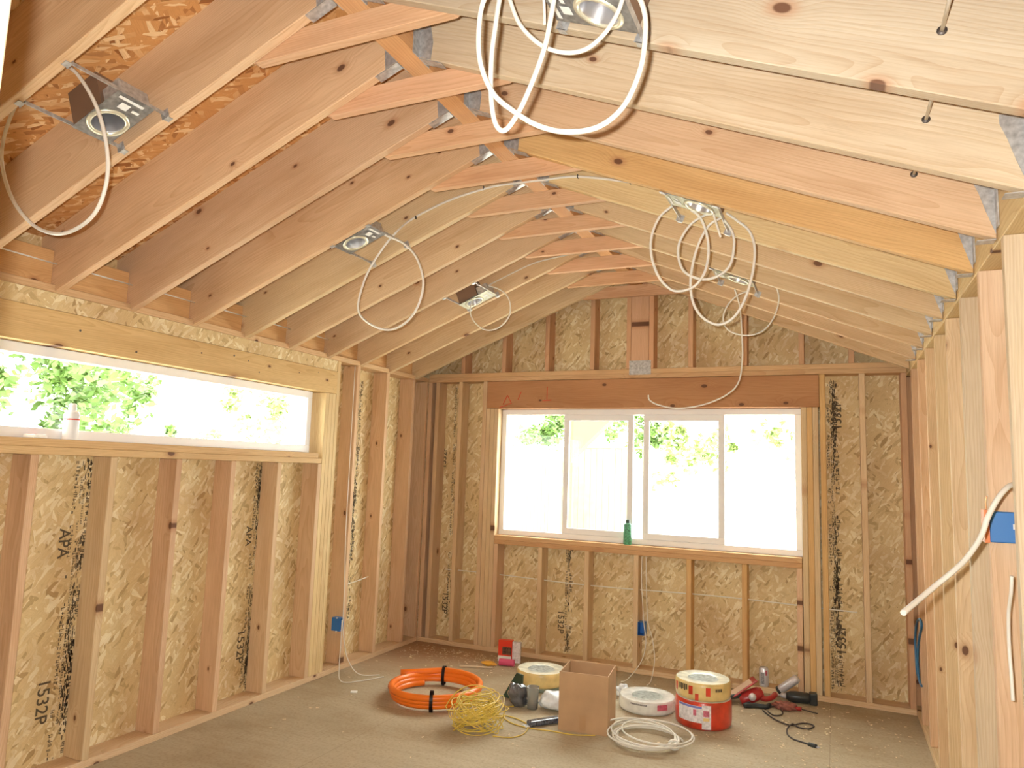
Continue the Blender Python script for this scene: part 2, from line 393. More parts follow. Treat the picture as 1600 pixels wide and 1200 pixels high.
ORD = ['first', 'second', 'third', 'fourth', 'fifth', 'sixth', 'seventh', 'eighth', 'ninth', 'tenth', 'eleventh', 'twelfth', 'thirteenth', 'fourteenth', 'fifteenth', 'sixteenth']

# ================================================================== structure
YN = -1.0      # how far the frame runs behind the photographer
bm = bmesh.new(); box(bm, -.16, YN-.6, -.06, W+.16, D+.16, 0); struct(finish('floor', bm, FLOOR), 'dusty brown plywood subfloor')
# left sheathing with the long window hole
LW = (1.15, 4.15, 1.601, 2.045)    # y0,y1,z0,z1
bm = bmesh.new(); xa, xb = -.152, -.14
box(bm, xa, YN, -.05, xb, D+.15, LW[2]-.01); box(bm, xa, YN, LW[3]+.001, xb, D+.15, 2.62)
box(bm, xa, YN, LW[2]-.01, xb, LW[0], LW[3]+.001); box(bm, xa, LW[1], LW[2]-.01, xb, D+.15, LW[3]+.001)
wall_l = struct(finish('wall_left', bm, OSB_X), 'flakeboard sheathing behind the left studs')
BW = (0.72, 3.172, 0.967, 2.052)
bm = bmesh.new(); ya, yb = D+.14, D+.152
def gz(x): return ZL+RD+SL*(x if x < W/2 else W-x)
box(bm, -.16, ya, -.05, W+.16, yb, BW[2]-.01); box(bm, -.16, ya, BW[2]-.01, BW[0], yb, BW[3]); box(bm, BW[1], ya, BW[2]-.01, W+.16, yb, BW[3])
prism(bm, [(-.14, BW[3]), (W+.14, BW[3]), (W+.14, gz(0)-.05), (W/2, gz(W/2)-.02), (-.14, gz(0)-.05)], ya, yb)
wall_b = struct(finish('wall_back', bm, OSB_Y), 'flakeboard sheathing of the end wall and gable')
bm = bmesh.new(); box(bm, W+.14, YN, -.05, W+.152, D+.15, 2.7)
struct(finish('wall_right', bm, OSB_X), 'flakeboard sheathing behind the right studs')
# unseen partition behind the photographer, added to keep rear daylight out
bm = bmesh.new(); prism(bm, [(-.14, 0), (W+.14, 0), (W+.14, gz(0)-.05), (W/2, gz(W/2)-.03), (-.14, gz(0)-.05)], YN-.12, YN-.01)
struct(finish('wall_near_daylight_block', bm, OSB_Y), 'unseen partition added behind the viewpoint to block daylight')
# roof decking, one slab per slope, built in the slope's own frame
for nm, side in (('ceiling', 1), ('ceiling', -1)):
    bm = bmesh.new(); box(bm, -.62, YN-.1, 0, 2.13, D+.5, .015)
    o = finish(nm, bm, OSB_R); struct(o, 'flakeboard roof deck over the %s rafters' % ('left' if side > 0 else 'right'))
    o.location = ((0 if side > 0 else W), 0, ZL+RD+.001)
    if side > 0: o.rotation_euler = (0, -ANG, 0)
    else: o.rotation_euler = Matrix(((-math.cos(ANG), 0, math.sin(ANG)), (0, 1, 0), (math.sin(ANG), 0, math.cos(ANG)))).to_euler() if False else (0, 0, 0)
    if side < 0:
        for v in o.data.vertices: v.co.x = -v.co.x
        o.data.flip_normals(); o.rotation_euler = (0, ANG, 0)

# ================================================================== rafters, ridge, collar ties
def rafter(k, side):
    y = YR + S*k
    bz = lambda x: ZL + SL*x
    if side == 'L':
        poly = [(XRID[0]-.001, bz(XRID[0])), (0.0, bz(0)), (0, 2.335), (-.152, 2.335), (-.152, bz(-.152)), (-.45, bz(-.45)), (-.45, bz(-.45)+RD), (XRID[0]-.001, bz(XRID[0])+RD)]
    else:  # mirrored coordinate: x measured from the right wall inwards
        e = W-XRID[1]-.001
        poly = [(e, bz(e)), (0.002, bz(0)-.012), (0.002, bz(0)+RD), (e, bz(e)+RD)]
    ca, sa = math.cos(ANG), math.sin(ANG)
    lp = [((x)*ca + (z-ZL)*sa, -(x)*sa + (z-ZL)*ca) for x, z in poly]
    bm = bmesh.new()
    prism(bm, lp if side == 'L' else [(-a, b) for a, b in lp], 0, T)
    es = list(bm.edges); bmesh.ops.bevel(bm, geom=es, offset=.003, segments=1, affect='EDGES')
    if side == 'L':
        c = jit(PINKW, .06) if k < 4 else jit(TANW, .07)
    else:
        c = {0: (0.56, 0.47, 0.35), 1: (0.68, 0.55, 0.39), 2: jit(PINKW), 3: ORW, 4: YELLOWW}.get(k, jit(TANW, .06))
        if k < 0: c = (0.60, 0.50, 0.37)
    o = finish('rafter', bm, WOOD, color=c)
    o.location = (0 if side == 'L' else W, y, ZL); o.rotation_euler = (0, -ANG if side == 'L' else ANG, 0)
    n = 9-k
    pos = 'nearest the end wall' if n == 0 else ('%s one out from the end wall rafter' % ORD[n-1])
    extra = ''
    if side == 'R' and k == 3: extra = 'orange-toned '
    if side == 'R' and k in (0, 1): extra = 'pale knotty '
    tag(o, '%s%s-slope fir rafter, %s' % (extra, 'left' if side == 'L' else 'right', pos), 'rafter', 'rafters on the %s roof slope' % ('left' if side == 'L' else 'right'))
    return o
K0 = -5
for k in range(K0, 10):
    rafter(k, 'L'); rafter(k, 'R')
board('ridge_beam', (XRID[1], YN, 3.062), 'Y', D+.14-YN, XRID[1]-XRID[0], .42, (0.72, 0.40, 0.19), 'long orange-grained ridge beam running along the peak of the roof', 'beam')
for k in range(K0, 10):
    y = YR + S*k + T + .001
    h = .089; x0, x1 = (ZCOL-ZL)/SL - .01, W-(ZCOL-ZL)/SL + .03
    dx = (h)/SL
    x0 = 1.545; x1 = 2.336
    bm = bmesh.new()
    # collar board: lower edge from kink to kink, ends cut on the roof slope
    zt = min(h, .118)
    prism(bm, [(x0, 0), (x1, 0), (x1-.02, zt), (x0+.02, zt)] if False else [(x0, 0), (x1, 0), (x1+.05, .03), (x1+.02, zt), (x0-.02, zt), (x0-.05, .03)], 0, T)
    bmesh.ops.bevel(bm, geom=list(bm.edges), offset=.002, segments=1, affect='EDGES')
    # shift so that object space starts at the board
    for v in bm.verts: v.co.x -= x0
    o = finish('collar_tie', bm, WOOD, color=jit((0.74, 0.46, 0.28), .06))
    o.location = (x0, y, ZCOL)
    n = 9-k
    pos = 'nearest the end wall' if n == 0 else ('%s one out from the end wall' % ORD[n-1])
    tag(o, 'reddish flat collar tie under the ridge, %s' % pos, 'collar tie', 'collar ties under the ridge')

# metal hangers: at the ridge (both sides) and at the right beam
def hanger(k, where):
    y = YR + S*k; n = 9-k
    bz = lambda x: ZL + SL*x
    bm = bmesh.new(); t = .0025
    if where == 'right beam':
        x = W; z = bz(0)-.012
        # side flange on the near face, sloping front edge; strap under the rafter
        prism(bm, [(x-.004, z+.015), (x-.028, z+.09), (x-.045, z+.15), (x-.060, z+.19), (x-.060, z+.215), (x-.004, z+.215)], y-t-.0006, y-.0006)
        prism(bm, [(x-.004, z+.015), (x-.028, z+.09), (x-.045, z+.15), (x-.060, z+.19), (x-.060, z+.215), (x-.004, z+.215)], y+T+.0006, y+T+t+.0006)
        box(bm, x-.0042, y-.04, z+.03, x-.001, y-t, z+.215); box(bm, x-.0042, y+T+t, z+.03, x-.001, y+T+.04, z+.215)
        box(bm, x-.055, y-t, z-.004, x-.004, y+T+t, z-.0012)
        pos = 'beam over the right studs'
    else:
        s = -1 if where == 'left side of ridge' else 1
        x = XRID[0] if s < 0 else XRID[1]
        xx = x if s < 0 else W-x
        z = bz(xx)
        def P(a, b): return (x + s*a, b)
        fl = [P(.003, z+.0), P(.055, z-.024+.002), P(.062, z+.05), P(.045, z+.13), P(.003, z+.2)]
        prism(bm, fl, y-t-.0006, y-.0006); prism(bm, fl, y+T+.0006, y+T+t+.0006)
        xa, xb = sorted((x+s*.0008, x+s*.004))
        box(bm, xa, y-.045, z-.004, xb, y-t, z+.2); box(bm, xa, y+T+t, z-.004, xb, y+T+.035, z+.2)
        prism(bm, [P(.003, z-.003), P(.10, z-.003-SL*.10), P(.10, z-.006-SL*.10), P(.003, z-.007)], y-t, y+T+t)
        pos = where
    o = finish('joist_hanger', bm, GALV)
    p2 = 'nearest the end wall' if n == 0 else ('%s out from end wall' % ORD[n-1])
    tag(o, 'metal hanger on %s, %s' % (pos, p2), 'metal hanger', 'rafter hangers')
for k in range(-1, 9):
    hanger(k, 'right beam'); hanger(k, 'left side of ridge'); hanger(k, 'right side of ridge')
# black print on the ridge beam by the second and third hangers
# ================================================================== left wall framing
def stamp(parent, axis, fixed, c, z0, z1, width, dens=.62, seed=0, name='ink_marks'):
    """band of worn, unreadable mill print on a sheathing board (axis X: board in YZ; axis Y: in XZ)"""
    rnd = random.Random(seed); bm = bmesh.new()
    def quad(a, z, da, dz, sk=0):
        P = [(a, z), (a+da, z+sk), (a+da, z+dz+sk), (a, z+dz)]
        vs = [(fixed, p, q) if axis == 'X' else (p, fixed, q) for p, q in P]
        bm.faces.new([bm.verts.new(v) for v in vs])
    # two or three lines of print running up the board
    for li, (off, gs) in enumerate([(-.42, .020), (-.10, .012), (.08, .012), (.28, .030)]):
        z = z0 + rnd.uniform(0, .1); a0 = c + off*width
        while z < z1:
            if rnd.random() < .10: z += rnd.uniform(.04, .16); continue
            for st in range(rnd.choice((2, 3, 3))):
                if rnd.random() < .5: quad(a0+rnd.uniform(0, .3)*gs, z+st*gs*.28, gs*rnd.uniform(.6, 1.1), gs*.16)
                else: quad(a0+rnd.uniform(0, .8)*gs, z, gs*.18, gs*.72)
            z += gs*1.05
    # rubbed, streaky overspray
    n = int((z1-z0)*dens*620)
    for i in range(n):
        z = rnd.uniform(z0, z1)
        k = .5+.5*math.sin(z*5.0+seed*1.7)+.25*math.sin(z*17+seed)
        if rnd.random() > k: continue
        quad(c+rnd.gauss(.22, .16)*width, z, rnd.uniform(.002, .007), rnd.uniform(.004, .028), rnd.uniform(-.003, .003))
    return finish(name, bm, INK, parent)
def text_mesh(txt, size, parent, M, mat, name):
    cu = bpy.data.curves.new(name, 'FONT'); cu.body = txt; cu.size = size; cu.offset = 0.0008
    cu.align_x = 'LEFT'
    to = bpy.data.objects.new(name, cu); COL.objects.link(to)
    dg = bpy.context.evaluated_depsgraph_get(); dg.update()
    me = bpy.data.meshes.new_from_object(to.evaluated_get(dg)); bpy.data.objects.remove(to)
    me.materials.clear(); me.materials.append(mat); me.transform(M)
    o = bpy.data.objects.new(name, me); COL.objects.link(o); o.parent = parent; return o
def down_text(txt, size, parent, wall, a, z, mat=INK, name='grade_stamp', up=False):
    """text running down (or up) the board; a = y on the left wall, x on the back wall"""
    if wall == 'L':
        right = Vector((0, 1, 0)); nrm = Vector((1, 0, 0)); org = Vector((-.1385, a, z))
    else:
        right = Vector((1, 0, 0)); nrm = Vector((0, -1, 0)); org = Vector((a, D+.1385, z))
    X = Vector((0, 0, -1)) if not up else Vector((0, 0, 1))
    Y = nrm.cross(X)
    M = Matrix(((X.x, Y.x, nrm.x, org.x), (X.y, Y.y, nrm.y, org.y), (X.z, Y.z, nrm.z, org.z), (0, 0, 0, 1)))
    return text_mesh(txt, size, parent, M, mat, name)
YS = 2.168
for i, (c, z0, z1, wd, dn) in enumerate([(2.49, .02, 1.5, .10, .75), (3.73, .05, 1.5, .07, .8), (4.78, .3, 2.2, .09, .7)]):
    stamp(wall_l, 'X', -.1388, c, z0, z1, wd, dn, i+3)
down_text('1532P', .085, wall_l, 'L', 2.375, .44); down_text('APA', .08, wall_l, 'L', 2.40, 1.16)
down_text('1532P', .085, wall_l, 'L', 3.655, .44); down_text('APA', .07, wall_l, 'L', 3.66, 1.10)
down_text('1532P', .07, wall_l, 'L', 4.70, .60)

HT = ZPL - .001
def lstud(yfar, z0, z1, color, label, name='wall_stud'):
    return board(name, (0, yfar-T, z0), 'Zx', z1-z0, T, .139, color, label, 'stud', 'studs of the left wall')
g_l = 'studs of the left wall'
SILLB = 1.525
for k in range(-2, 5):
    yf = YS + S*k
    lab = 'short stud under the long left window, %s one from its far end' % ORD[4-k]
    lstud(yf, .0385, SILLB-.001, jit([PINKW, TANW, PINKW, PINKW, TANW][k % 5], .05), lab)
lstud(YS+S*1+.045, .0385, .95, jit(PALEW), 'thin split offcut standing beside a stud under the left window', 'wood_offcut') if False else None
bj = 4.165
lstud(bj+T, .0385, SILLB-.001, jit(PINKW), 'innermost jack stud at the far end of the left window sill')
for j in range(1, 4):
    lstud(bj+T*(j+1)+.001*j, .0385, 2.044, jit(YELLOWW, .04), 'yellow jack stud carrying the left header, %s of three from the window' % ORD[j-1])
lstud(bj+T*5+.005, .0385, HT, YELLOWW, 'full height king stud closing the far end of the left header')
for j, yf in enumerate((4.605, 5.013, 5.42)):
    lstud(yf, .0385, HT, jit(PINKW, .04), 'full height left wall stud, %s between window and corner' % ORD[j])
lstud(5.648, .0385, HT, jit(PINKW), 'left wall stud tight in the far left corner')
lstud(LW[0], .0385, HT, jit(PINKW), 'full height stud at the near end of the left window')
for k in range(1, 6): lstud(LW[0]-S*k, .0385, HT, jit(TANW), 'left wall stud nearer than the window, %s from it' % ORD[k-1])
board('bottom_plate', (0, YN, 0), 'Y', D-YN, .139, T, jit(TANW), 'bottom plate board along the foot of the left wall', 'plate')
board('window_sill_plate', (0, LW[0]+.001, SILLB), 'Y', bj+T-LW[0]-.002, .139, .037, (0.74, 0.52, 0.27), 'lower of two stacked sill plates below the left window', 'sill plate')
board('window_sill_plate', (0, LW[0]+.001, SILLB+.0375), 'Y', bj-LW[0]-.002, .139, .038, (0.72, 0.49, 0.25), 'upper of two stacked sill plates below the left window', 'sill plate')
board('window_header', (0, LW[0]+.001, 2.046), 'Y', 4.34-LW[0], .139, .168, (0.76, 0.54, 0.26), 'long yellow header beam over the left window', 'header')
bm = bmesh.new(); box(bm, -.139, LW[0]+.001, 2.216, -.006, 4.34, ZPL-.001)
tag(finish('packing_strip', bm, OSB_X), 'flakeboard packing strip between left header and top plate', 'packing strip')
board('top_plate', (0, YN, ZPL), 'Y', D-YN, .139, .037, (0.76, 0.53, 0.31), 'top plate board along the left wall under the rafters', 'plate')
for k in range(K0, 9):
    y0 = YR+S*k+T+.001; n = 8-k
    board('rafter_blocking', (-.03, y0, 2.3355), 'Y', S-T-.002, T, .17, (0.74, 0.46, 0.22), 'orange blocking between left rafters, %s bay out from the end wall' % ORD[n], 'blocking', 'blocking between the left rafters')
# white tubes above the blocking stand in for daylight from outside
for k in range(0, 6):
    y0 = YR+S*k+T+.004
    a = Vector((.03, y0+.02, 2.43)); b = Vector((.02, y0+S-T-.02, 2.43))
    bm = bmesh.new(); tube(bm, [a, b], .004, 6)
    tag(finish('daylight_strip', bm, PAPERW), 'white stand-in for daylight between left rafters, %s bay out from end wall' % ORD[8-k], 'daylight strip', 'white strips standing in for daylight above the left top plate')
for k in range(0, 6): pass
# nail holes and heads on the left header
bm = bmesh.new()
for (y, z, r) in [(2.30, 2.14, .006), (2.62, 2.085, .006), (3.05, 2.15, .005), (3.30, 2.175, .006), (3.42, 2.16, .004), (3.52, 2.10, .005), (3.9, 2.15, .004), (4.28, 2.18, .003), (4.28, 2.08, .003), (4.10, 2.18, .003)]:
    lathe(bm, [(0, .0012), (r, .0012), (r, 0)], 10, Matrix.Translation((0, y, z)) @ Matrix.Rotation(PI/2, 4, 'Y'))
hdr = [o for o in COL.objects if o.name == 'window_header'][0]
o = finish('nail_heads', bm, NAIL); bpy.context.view_layer.update(); o.parent = hdr; o.matrix_parent_inverse = hdr.matrix_world.inverted()

# ================================================================== back wall framing
def bstud(x0, z0, z1, color, label, name='wall_stud', t=T, group='studs of the end wall'):
    return board(name, (x0, D, z0), 'Zy', z1-z0, t, .139, color, label, 'stud', group)
def bplate(name, x0, x1, z0, h, color, label, cat='plate'):
    return board(name, (x0, D+.139, z0), 'Xf', x1-x0, h, .139, color, label, cat)
bplate('bottom_plate', .001, W-.001, 0, T, jit(TANW), 'bottom plate board along the foot of the end wall')
bplate('window_sill_plate', .72, 3.17, .8935, .0365, (0.66, 0.40, 0.20), 'lower of two sill plates under the sliding window', 'sill plate')
bplate('window_sill_plate', .72, 3.17, .9305, .036, (0.70, 0.44, 0.23), 'upper of two sill plates under the sliding window', 'sill plate')
board('window_header', (.600, D, 2.056), 'X', 2.70, .139, .238, BROWNW, 'dark red-brown header beam over the sliding window', 'header')
for i in range(2):
    bplate('top_plate', .001, W-.001, ZPL+i*.0385, T, jit((0.74, 0.50, 0.28)), '%s of the two top plates across the end wall' % ('lower', 'upper')[i])
TPT = ZPL+.077
for j, x in enumerate((.001, .0785)):
    bstud(x, .0385, HT, jit(PINKW), 'end wall stud at the left corner, %s from the corner' % ORD[j])
for j, x in enumerate((.315,)):
    bstud(x, .0385, HT, jit(TANW), 'end wall stud midway between left corner and window trimmers')
bstud(.561, .0385, HT, jit(TANW), 'full height king stud on the left of the sliding window')
for j, x in enumerate((.601, .6405, .680)):
    bstud(x, .0385, 2.055, jit(TANW), 'trimmer stud left of the sliding window, %s from its king stud' % ORD[j])
for j, x in enumerate((3.1735, 3.213, 3.2525)):
    bstud(x, .0385, 2.055, jit(ORW if j == 1 else TANW, .04), 'trimmer stud right of the sliding window, %s from the glass' % ORD[j])
bstud(3.302, .0385, HT, jit(ORW, .04), 'full height king stud on the right of the sliding window')
bstud(3.563, .0385, HT, jit(TANW), 'end wall stud midway between window and right corner')
bstud(3.8255, .0385, HT, jit(REDW), 'end wall stud in the right corner')
for j, x in enumerate((1.128, 1.534, 1.940, 2.347, 2.753)):
    bstud(x, .0385, .893, jit(ORW if j > 2 else TANW, .04), 'short stud below the sliding window, %s from the left' % ORD[j])
bstud(.7205, .0385, .893, jit(PINKW), 'short stud below the left end of the sliding window sill')
bstud(3.131, .0385, .893, jit(PINKW), 'short stud below the right end of the sliding window sill')
# gable
def gtop(x): return ZL+SL*(x if x < W/2 else W-x)+RD-.10
for j, x in enumerate((.330, .735, 1.140, 1.545, 2.355, 2.760, 3.165, 3.50)):
    top = min(gtop(x), gtop(x+T))-.045
    bstud(x, TPT+.001, top, jit(REDW), 'short gable stud above the end wall plates, %s from the left' % ORD[j], group='gable studs')
bstud(1.895, TPT+.001, gtop(1.9)-.15, (0.74, 0.47, 0.30), 'wide king post under the ridge in the gable', 'king_post', .145)
bstud(2.0415, TPT+.001, gtop(2.04)-.06, jit(REDW), 'narrow gable stud tight against right side of the king post', group='gable studs')
bstud(1.8555, TPT+.001, gtop(1.86)-.06, jit(REDW), 'narrow gable stud tight against left side of the king post', group='gable studs')
for side in ('L', 'R'):
    bm = bmesh.new(); L = 1.93/math.cos(ANG)
    box(bm, 0, 0, -.04, L-.03, .139, 0); bevel(bm, .002)
    if side == 'R':
        for v in bm.verts: v.co.x = -v.co.x
    o = finish('gable_plate', bm, WOOD, color=jit(REDW)); o.location = (0 if side == 'L' else W, D, ZL+RD-.10)
    o.rotation_euler = (0, -ANG if side == 'L' else ANG, 0)
    tag(o, 'sloping plate capping the gable studs on the %s half' % ('left' if side == 'L' else 'right'), 'plate')
bm = bmesh.new(); box(bm, 1.882, D-.004, 2.325, 2.06, D-.0008, 2.44)
for i in range(9):
    for j in range(6):
        lathe(bm, [(0, .0016), (.003, .0008), (.003, 0)], 6, Matrix.Translation((1.893+i*.0195, D-.004, 2.336+j*.0185)) @ Matrix.Rotation(PI/2, 4, 'X'))
tag(finish('nail_plate', bm, GALV), 'square galvanised nail plate at foot of the king post', 'metal plate')
for i, (c, z0, z1, wd, dn) in enumerate([(.245, .15, 2.25, .10, .85), (1.345, .05, .88, .05, .7), (3.375, .05, 2.25, .07, .8)]):
    stamp(wall_b, 'Y', D+.1388, c, z0, z1, wd, dn, i+30)
down_text('1532P', .075, wall_b, 'B', .14, 1.52, up=True); down_text('1532P', .075, wall_b, 'B', .165, .42)
down_text('1532P', .075, wall_b, 'B', 1.27, .38)
down_text('1532P', .085, wall_b, 'B', 3.445, 1.90, up=True); down_text('1532P', .085, wall_b, 'B', 3.445, .30, up=True)
# red marker scrawl on header
bm = bmesh.new()
for (x0, z0, x1, z1) in [(.76, 2.09, .80, 2.17), (.80, 2.17, .84, 2.10), (.84, 2.10, .80, 2.09), (1.17, 2.13, 1.17, 2.24), (1.13, 2.12, 1.21, 2.125), (.90, 2.13, .93, 2.20), (.73, 2.065, .80, 2.085)]:
    tube(bm, [Vector((x0, D-.001, z0)), Vector((x1, D-.001, z1))], .003, 6)
hb = [o for o in COL.objects if o.name.startswith('window_header') and o is not hdr][0]
o = finish('red_marker_lines', bm, CRAYON); bpy.context.view_layer.update(); o.parent = hb; o.matrix_parent_inverse = hb.matrix_world.inverted()

# ================================================================== right wall framing
YRS = 2.522
for k in range(-7, 8):
    yf = YRS+S*k
    c = {0: PALEW, 1: (0.82, 0.60, 0.42), 2: PALEW, 3: (0.82, 0.63, 0.41), 4: TANW, 5: TANW, 6: PINKW, 7: PINKW}.get(k, TANW)
    lab = 'full height right wall stud, %s out from the end wall' % ORD[7-k] if 7-k < 13 else 'right wall stud nearest the photographer'
    board('wall_stud', (W+.139, yf-T, .0385), 'Zx', 2.276-.0385, T, .139, jit(c, .03), lab, 'stud', 'studs of the right wall')
board('wall_stud', (W+.139, D+.10, .0385), 'Zx', 2.276-.0385, T, .139, jit(REDW), 'right wall stud tight in the far right corner', 'stud', 'studs of the right wall')
board('bottom_plate', (W+.139, YN, 0), 'Y', D+.139-YN, .139, T, jit(TANW), 'bottom plate board along the foot of the right wall', 'plate')
board('support_beam', (W+.139, YN, 2.277), 'Y', D+.139-YN, .139, .32, (0.74, 0.56, 0.30), 'yellow support beam over the right wall studs carrying the rafters', 'beam')

# ================================================================== windows
def frame_rect(bm, a0, a1, z0, z1, w, d0, d1, axis):
    for (p, q, r, s) in ((a0, a1, z0, z0+w), (a0, a1, z1-w, z1), (a0, a0+w, z0+w, z1-w), (a1-w, a1, z0+w, z1-w)):
        if axis == 'Y': box(bm, p, d0, r, q, d1, s)
        else: box(bm, d0, p, r, d1, q, s)
win = bpy.data.objects.new('window_1', None); COL.objects.link(win); struct(win, 'four-light white vinyl sliding window in the end wall'); win.location = (1.946, D+.1, .967)
def wpart(name, bm, mat, win):
    o = finish(name, bm, mat); o.parent = win; o.matrix_parent_inverse = Matrix.Translation(-win.location); return o
x0, x1, z0, z1 = .7205, 3.1715, .968, 2.051
bm = bmesh.new(); frame_rect(bm, x0, x1, z0, z1, .045, D+.08, D+.139, 'Y'); bevel(bm, .003)
wpart('window_frame', bm, VINYL, win)
for a, b in ((1.300, 1.900), (1.985, 2.620)):
    bm = bmesh.new(); frame_rect(bm, a, b, z0+.046, z1-.046, .047, D+.086, D+.108, 'Y'); bevel(bm, .002)
    s = wpart('sash', bm, VINYL, win)
    bm = bmesh.new(); box(bm, a+.046, D+.094, z0+.09, b-.046, D+.098, z1-.09); g = wpart('pane', bm, GLASS, win)
    g.parent = s; g.matrix_parent_inverse = Matrix.Translation(-win.location)
for a, b in ((x0+.045, 1.925), (1.965, x1-.045)):
    bm = bmesh.new(); box(bm, a, D+.118, z0+.045, b, D+.122, z1-.045); wpart('fixed_pane', bm, GLASS, win)
win2 = bpy.data.objects.new('window_2', None); COL.objects.link(win2); struct(win2, 'long low white vinyl window high in the left wall'); win2.location = (-.1, 2.65, 1.6)
y0, y1, z0, z1 = LW[0]+.002, LW[1]-.002, LW[2], LW[3]-.001
bm = bmesh.new(); frame_rect(bm, y0, y1, z0, z1, .05, -.139, -.075, 'X'); bevel(bm, .003); wpart('window_frame', bm, VINYL, win2)
bm = bmesh.new(); box(bm, -.112, y0+.05, z0+.05, -.107, y1-.05, z1-.05); wpart('pane', bm, GLASS, win2)
# ================================================================== outside
bm = bmesh.new(); box(bm, -45, -8, -.5, 25, 45, -.42); struct(finish('ground', bm, CONCRETE), 'pale sunlit ground outside')
def fence(name, p, q, h, label):
    p = Vector(p); q = Vector(q); L = (q-p).length; a = math.atan2(q.y-p.y, q.x-p.x)
    t = thing(name, label, 'fence', (p.x, p.y, -.42), a)
    bm = bmesh.new(); n = int(L/.145)
    for i in range(n): box(bm, i*.145, 0, .05, i*.145+.135, .02, h)
    finish('fence_boards', bm, FENCE, t)
    bm = bmesh.new(); box(bm, 0, -.02, h, L, .06, h+.03); finish('cap_rail', bm, FENCE, t)
    bm = bmesh.new(); box(bm, 0, .02, .35, L, .06, .44); box(bm, 0, .02, h-.3, L, .06, h-.21); finish('cross_rails', bm, FENCE, t)
    for i in range(0, int(L/2.4)+1):
        bm = bmesh.new(); box(bm, i*2.4, .02, 0, i*2.4+.09, .11, h+.02); finish('fence_post', bm, FENCE, t)
fp, fq, fr = on(770, 705, 'Y', 12.2), on(868, 697, 'Y', 14.6), on(1000, 702, 'Y', 14.2)
fence('board_fence', (fp.x, fp.y, 0), (fq.x, fq.y, 0), 2.42, 'sunlit cedar board fence seen through the left sliding pane')
fence('board_fence', (fq.x+.15, fq.y, 0), (fr.x, fr.y, 0), 2.45, 'sunlit cedar board fence seen through the second window light')
# sloping eave of a lean-to seen through the second light
t = thing('lean_to_roof', 'pale yellow sloping lean-to roof outside the second window light', 'lean-to', (-.64, 11.5, -.42))
bm = bmesh.new(); prism(bm, [(0, 2.2), (.72, 2.88), (.72, 3.02), (0, 3.02)], 0, .25); finish('sloping_panel', bm, AWN, t)
bm = bmesh.new(); box(bm, -.07, .02, 0, 0, .10, 2.9); finish('corner_post', bm, AWN, t)
def tree(name, loc, h, cr, n, leafmat, label, seed, leaf=.09, squash=1.0):
    rnd = random.Random(seed)
    t = thing(name, label, 'tree', loc, 0, 'trees outside the windows')
    bm = bmesh.new(); tube(bm, [Vector((0, 0, 0)), Vector((.05, .03, h*.5)), Vector((0, 0, h))], lambda s: .035*(1-s)+.012, 8); finish('trunk', bm, BARK, t)
    bm = bmesh.new()
    cl = [(Vector((rnd.gauss(0, cr*.55), rnd.gauss(0, cr*.55), h + rnd.gauss(0, cr*.5)*squash)), rnd.uniform(.15, .42)*cr) for _ in range(26)]
    for _ in range(n):
        c, r = rnd.choice(cl)
        d = Vector((rnd.gauss(0, 1), rnd.gauss(0, 1), rnd.gauss(0, 1))).normalized()*r*rnd.uniform(.3, 1)
        p = c+d; u = Vector((rnd.gauss(0, 1), rnd.gauss(0, 1), rnd.gauss(0, .6))).normalized(); v = u.orthogonal().normalized()
        v = Matrix.Rotation(rnd.uniform(0, 6), 3, u) @ v
        s = leaf*rnd.uniform(.6, 1.3)
        bm.faces.new([bm.verts.new(p+a) for a in (-u*s, v*s*.5, u*s, -v*s*.5)])
    finish('foliage', bm, leafmat, t)
tree('leafy_tree', (-7.0, 6.4, -.42), 2.9, 1.25, 3000, LEAFA, 'leafy green tree outside the near part of the left window', 1)
tree('leafy_tree', (-8.6, 9.0, -.42), 3.1, .9, 1300, LEAFA, 'thin leafy tree outside the middle of the left window', 2)
tree('leafy_tree', (-7.2, 11.0, -.42), 2.9, .9, 900, LEAFB, 'pale leafy tree outside the far end of the left window', 3)
tree('leafy_tree', (-4.2, 19.5, -.42), 3.4, 1.1, 2600, LEAFA, 'green tree above the fence in the left sliding pane', 4)
tree('leafy_tree', (-1.3, 19.0, -.42), 3.0, .7, 1300, LEAFA, 'small green tree by the lean-to roof behind the second light', 5)
tree('leafy_tree', (.25, 17.2, -.42), 2.6, .85, 1300, LEAFB, 'pale bush seen through the third window light', 6)
tree('leafy_tree', (2.2, 18.2, -.42), 2.9, .5, 260, LEAFB, 'faint foliage seen through the right-hand fixed light', 7)
# near post at the left edge of the view
pp = on(20, 0, 'Y', .44)
board('doorway_stud', (pp.x+.0, .40, 0), 'Zx', 2.3, .04, .09, PALEW, 'pale flash-lit doorway stud close to the lens at left edge', 'stud')

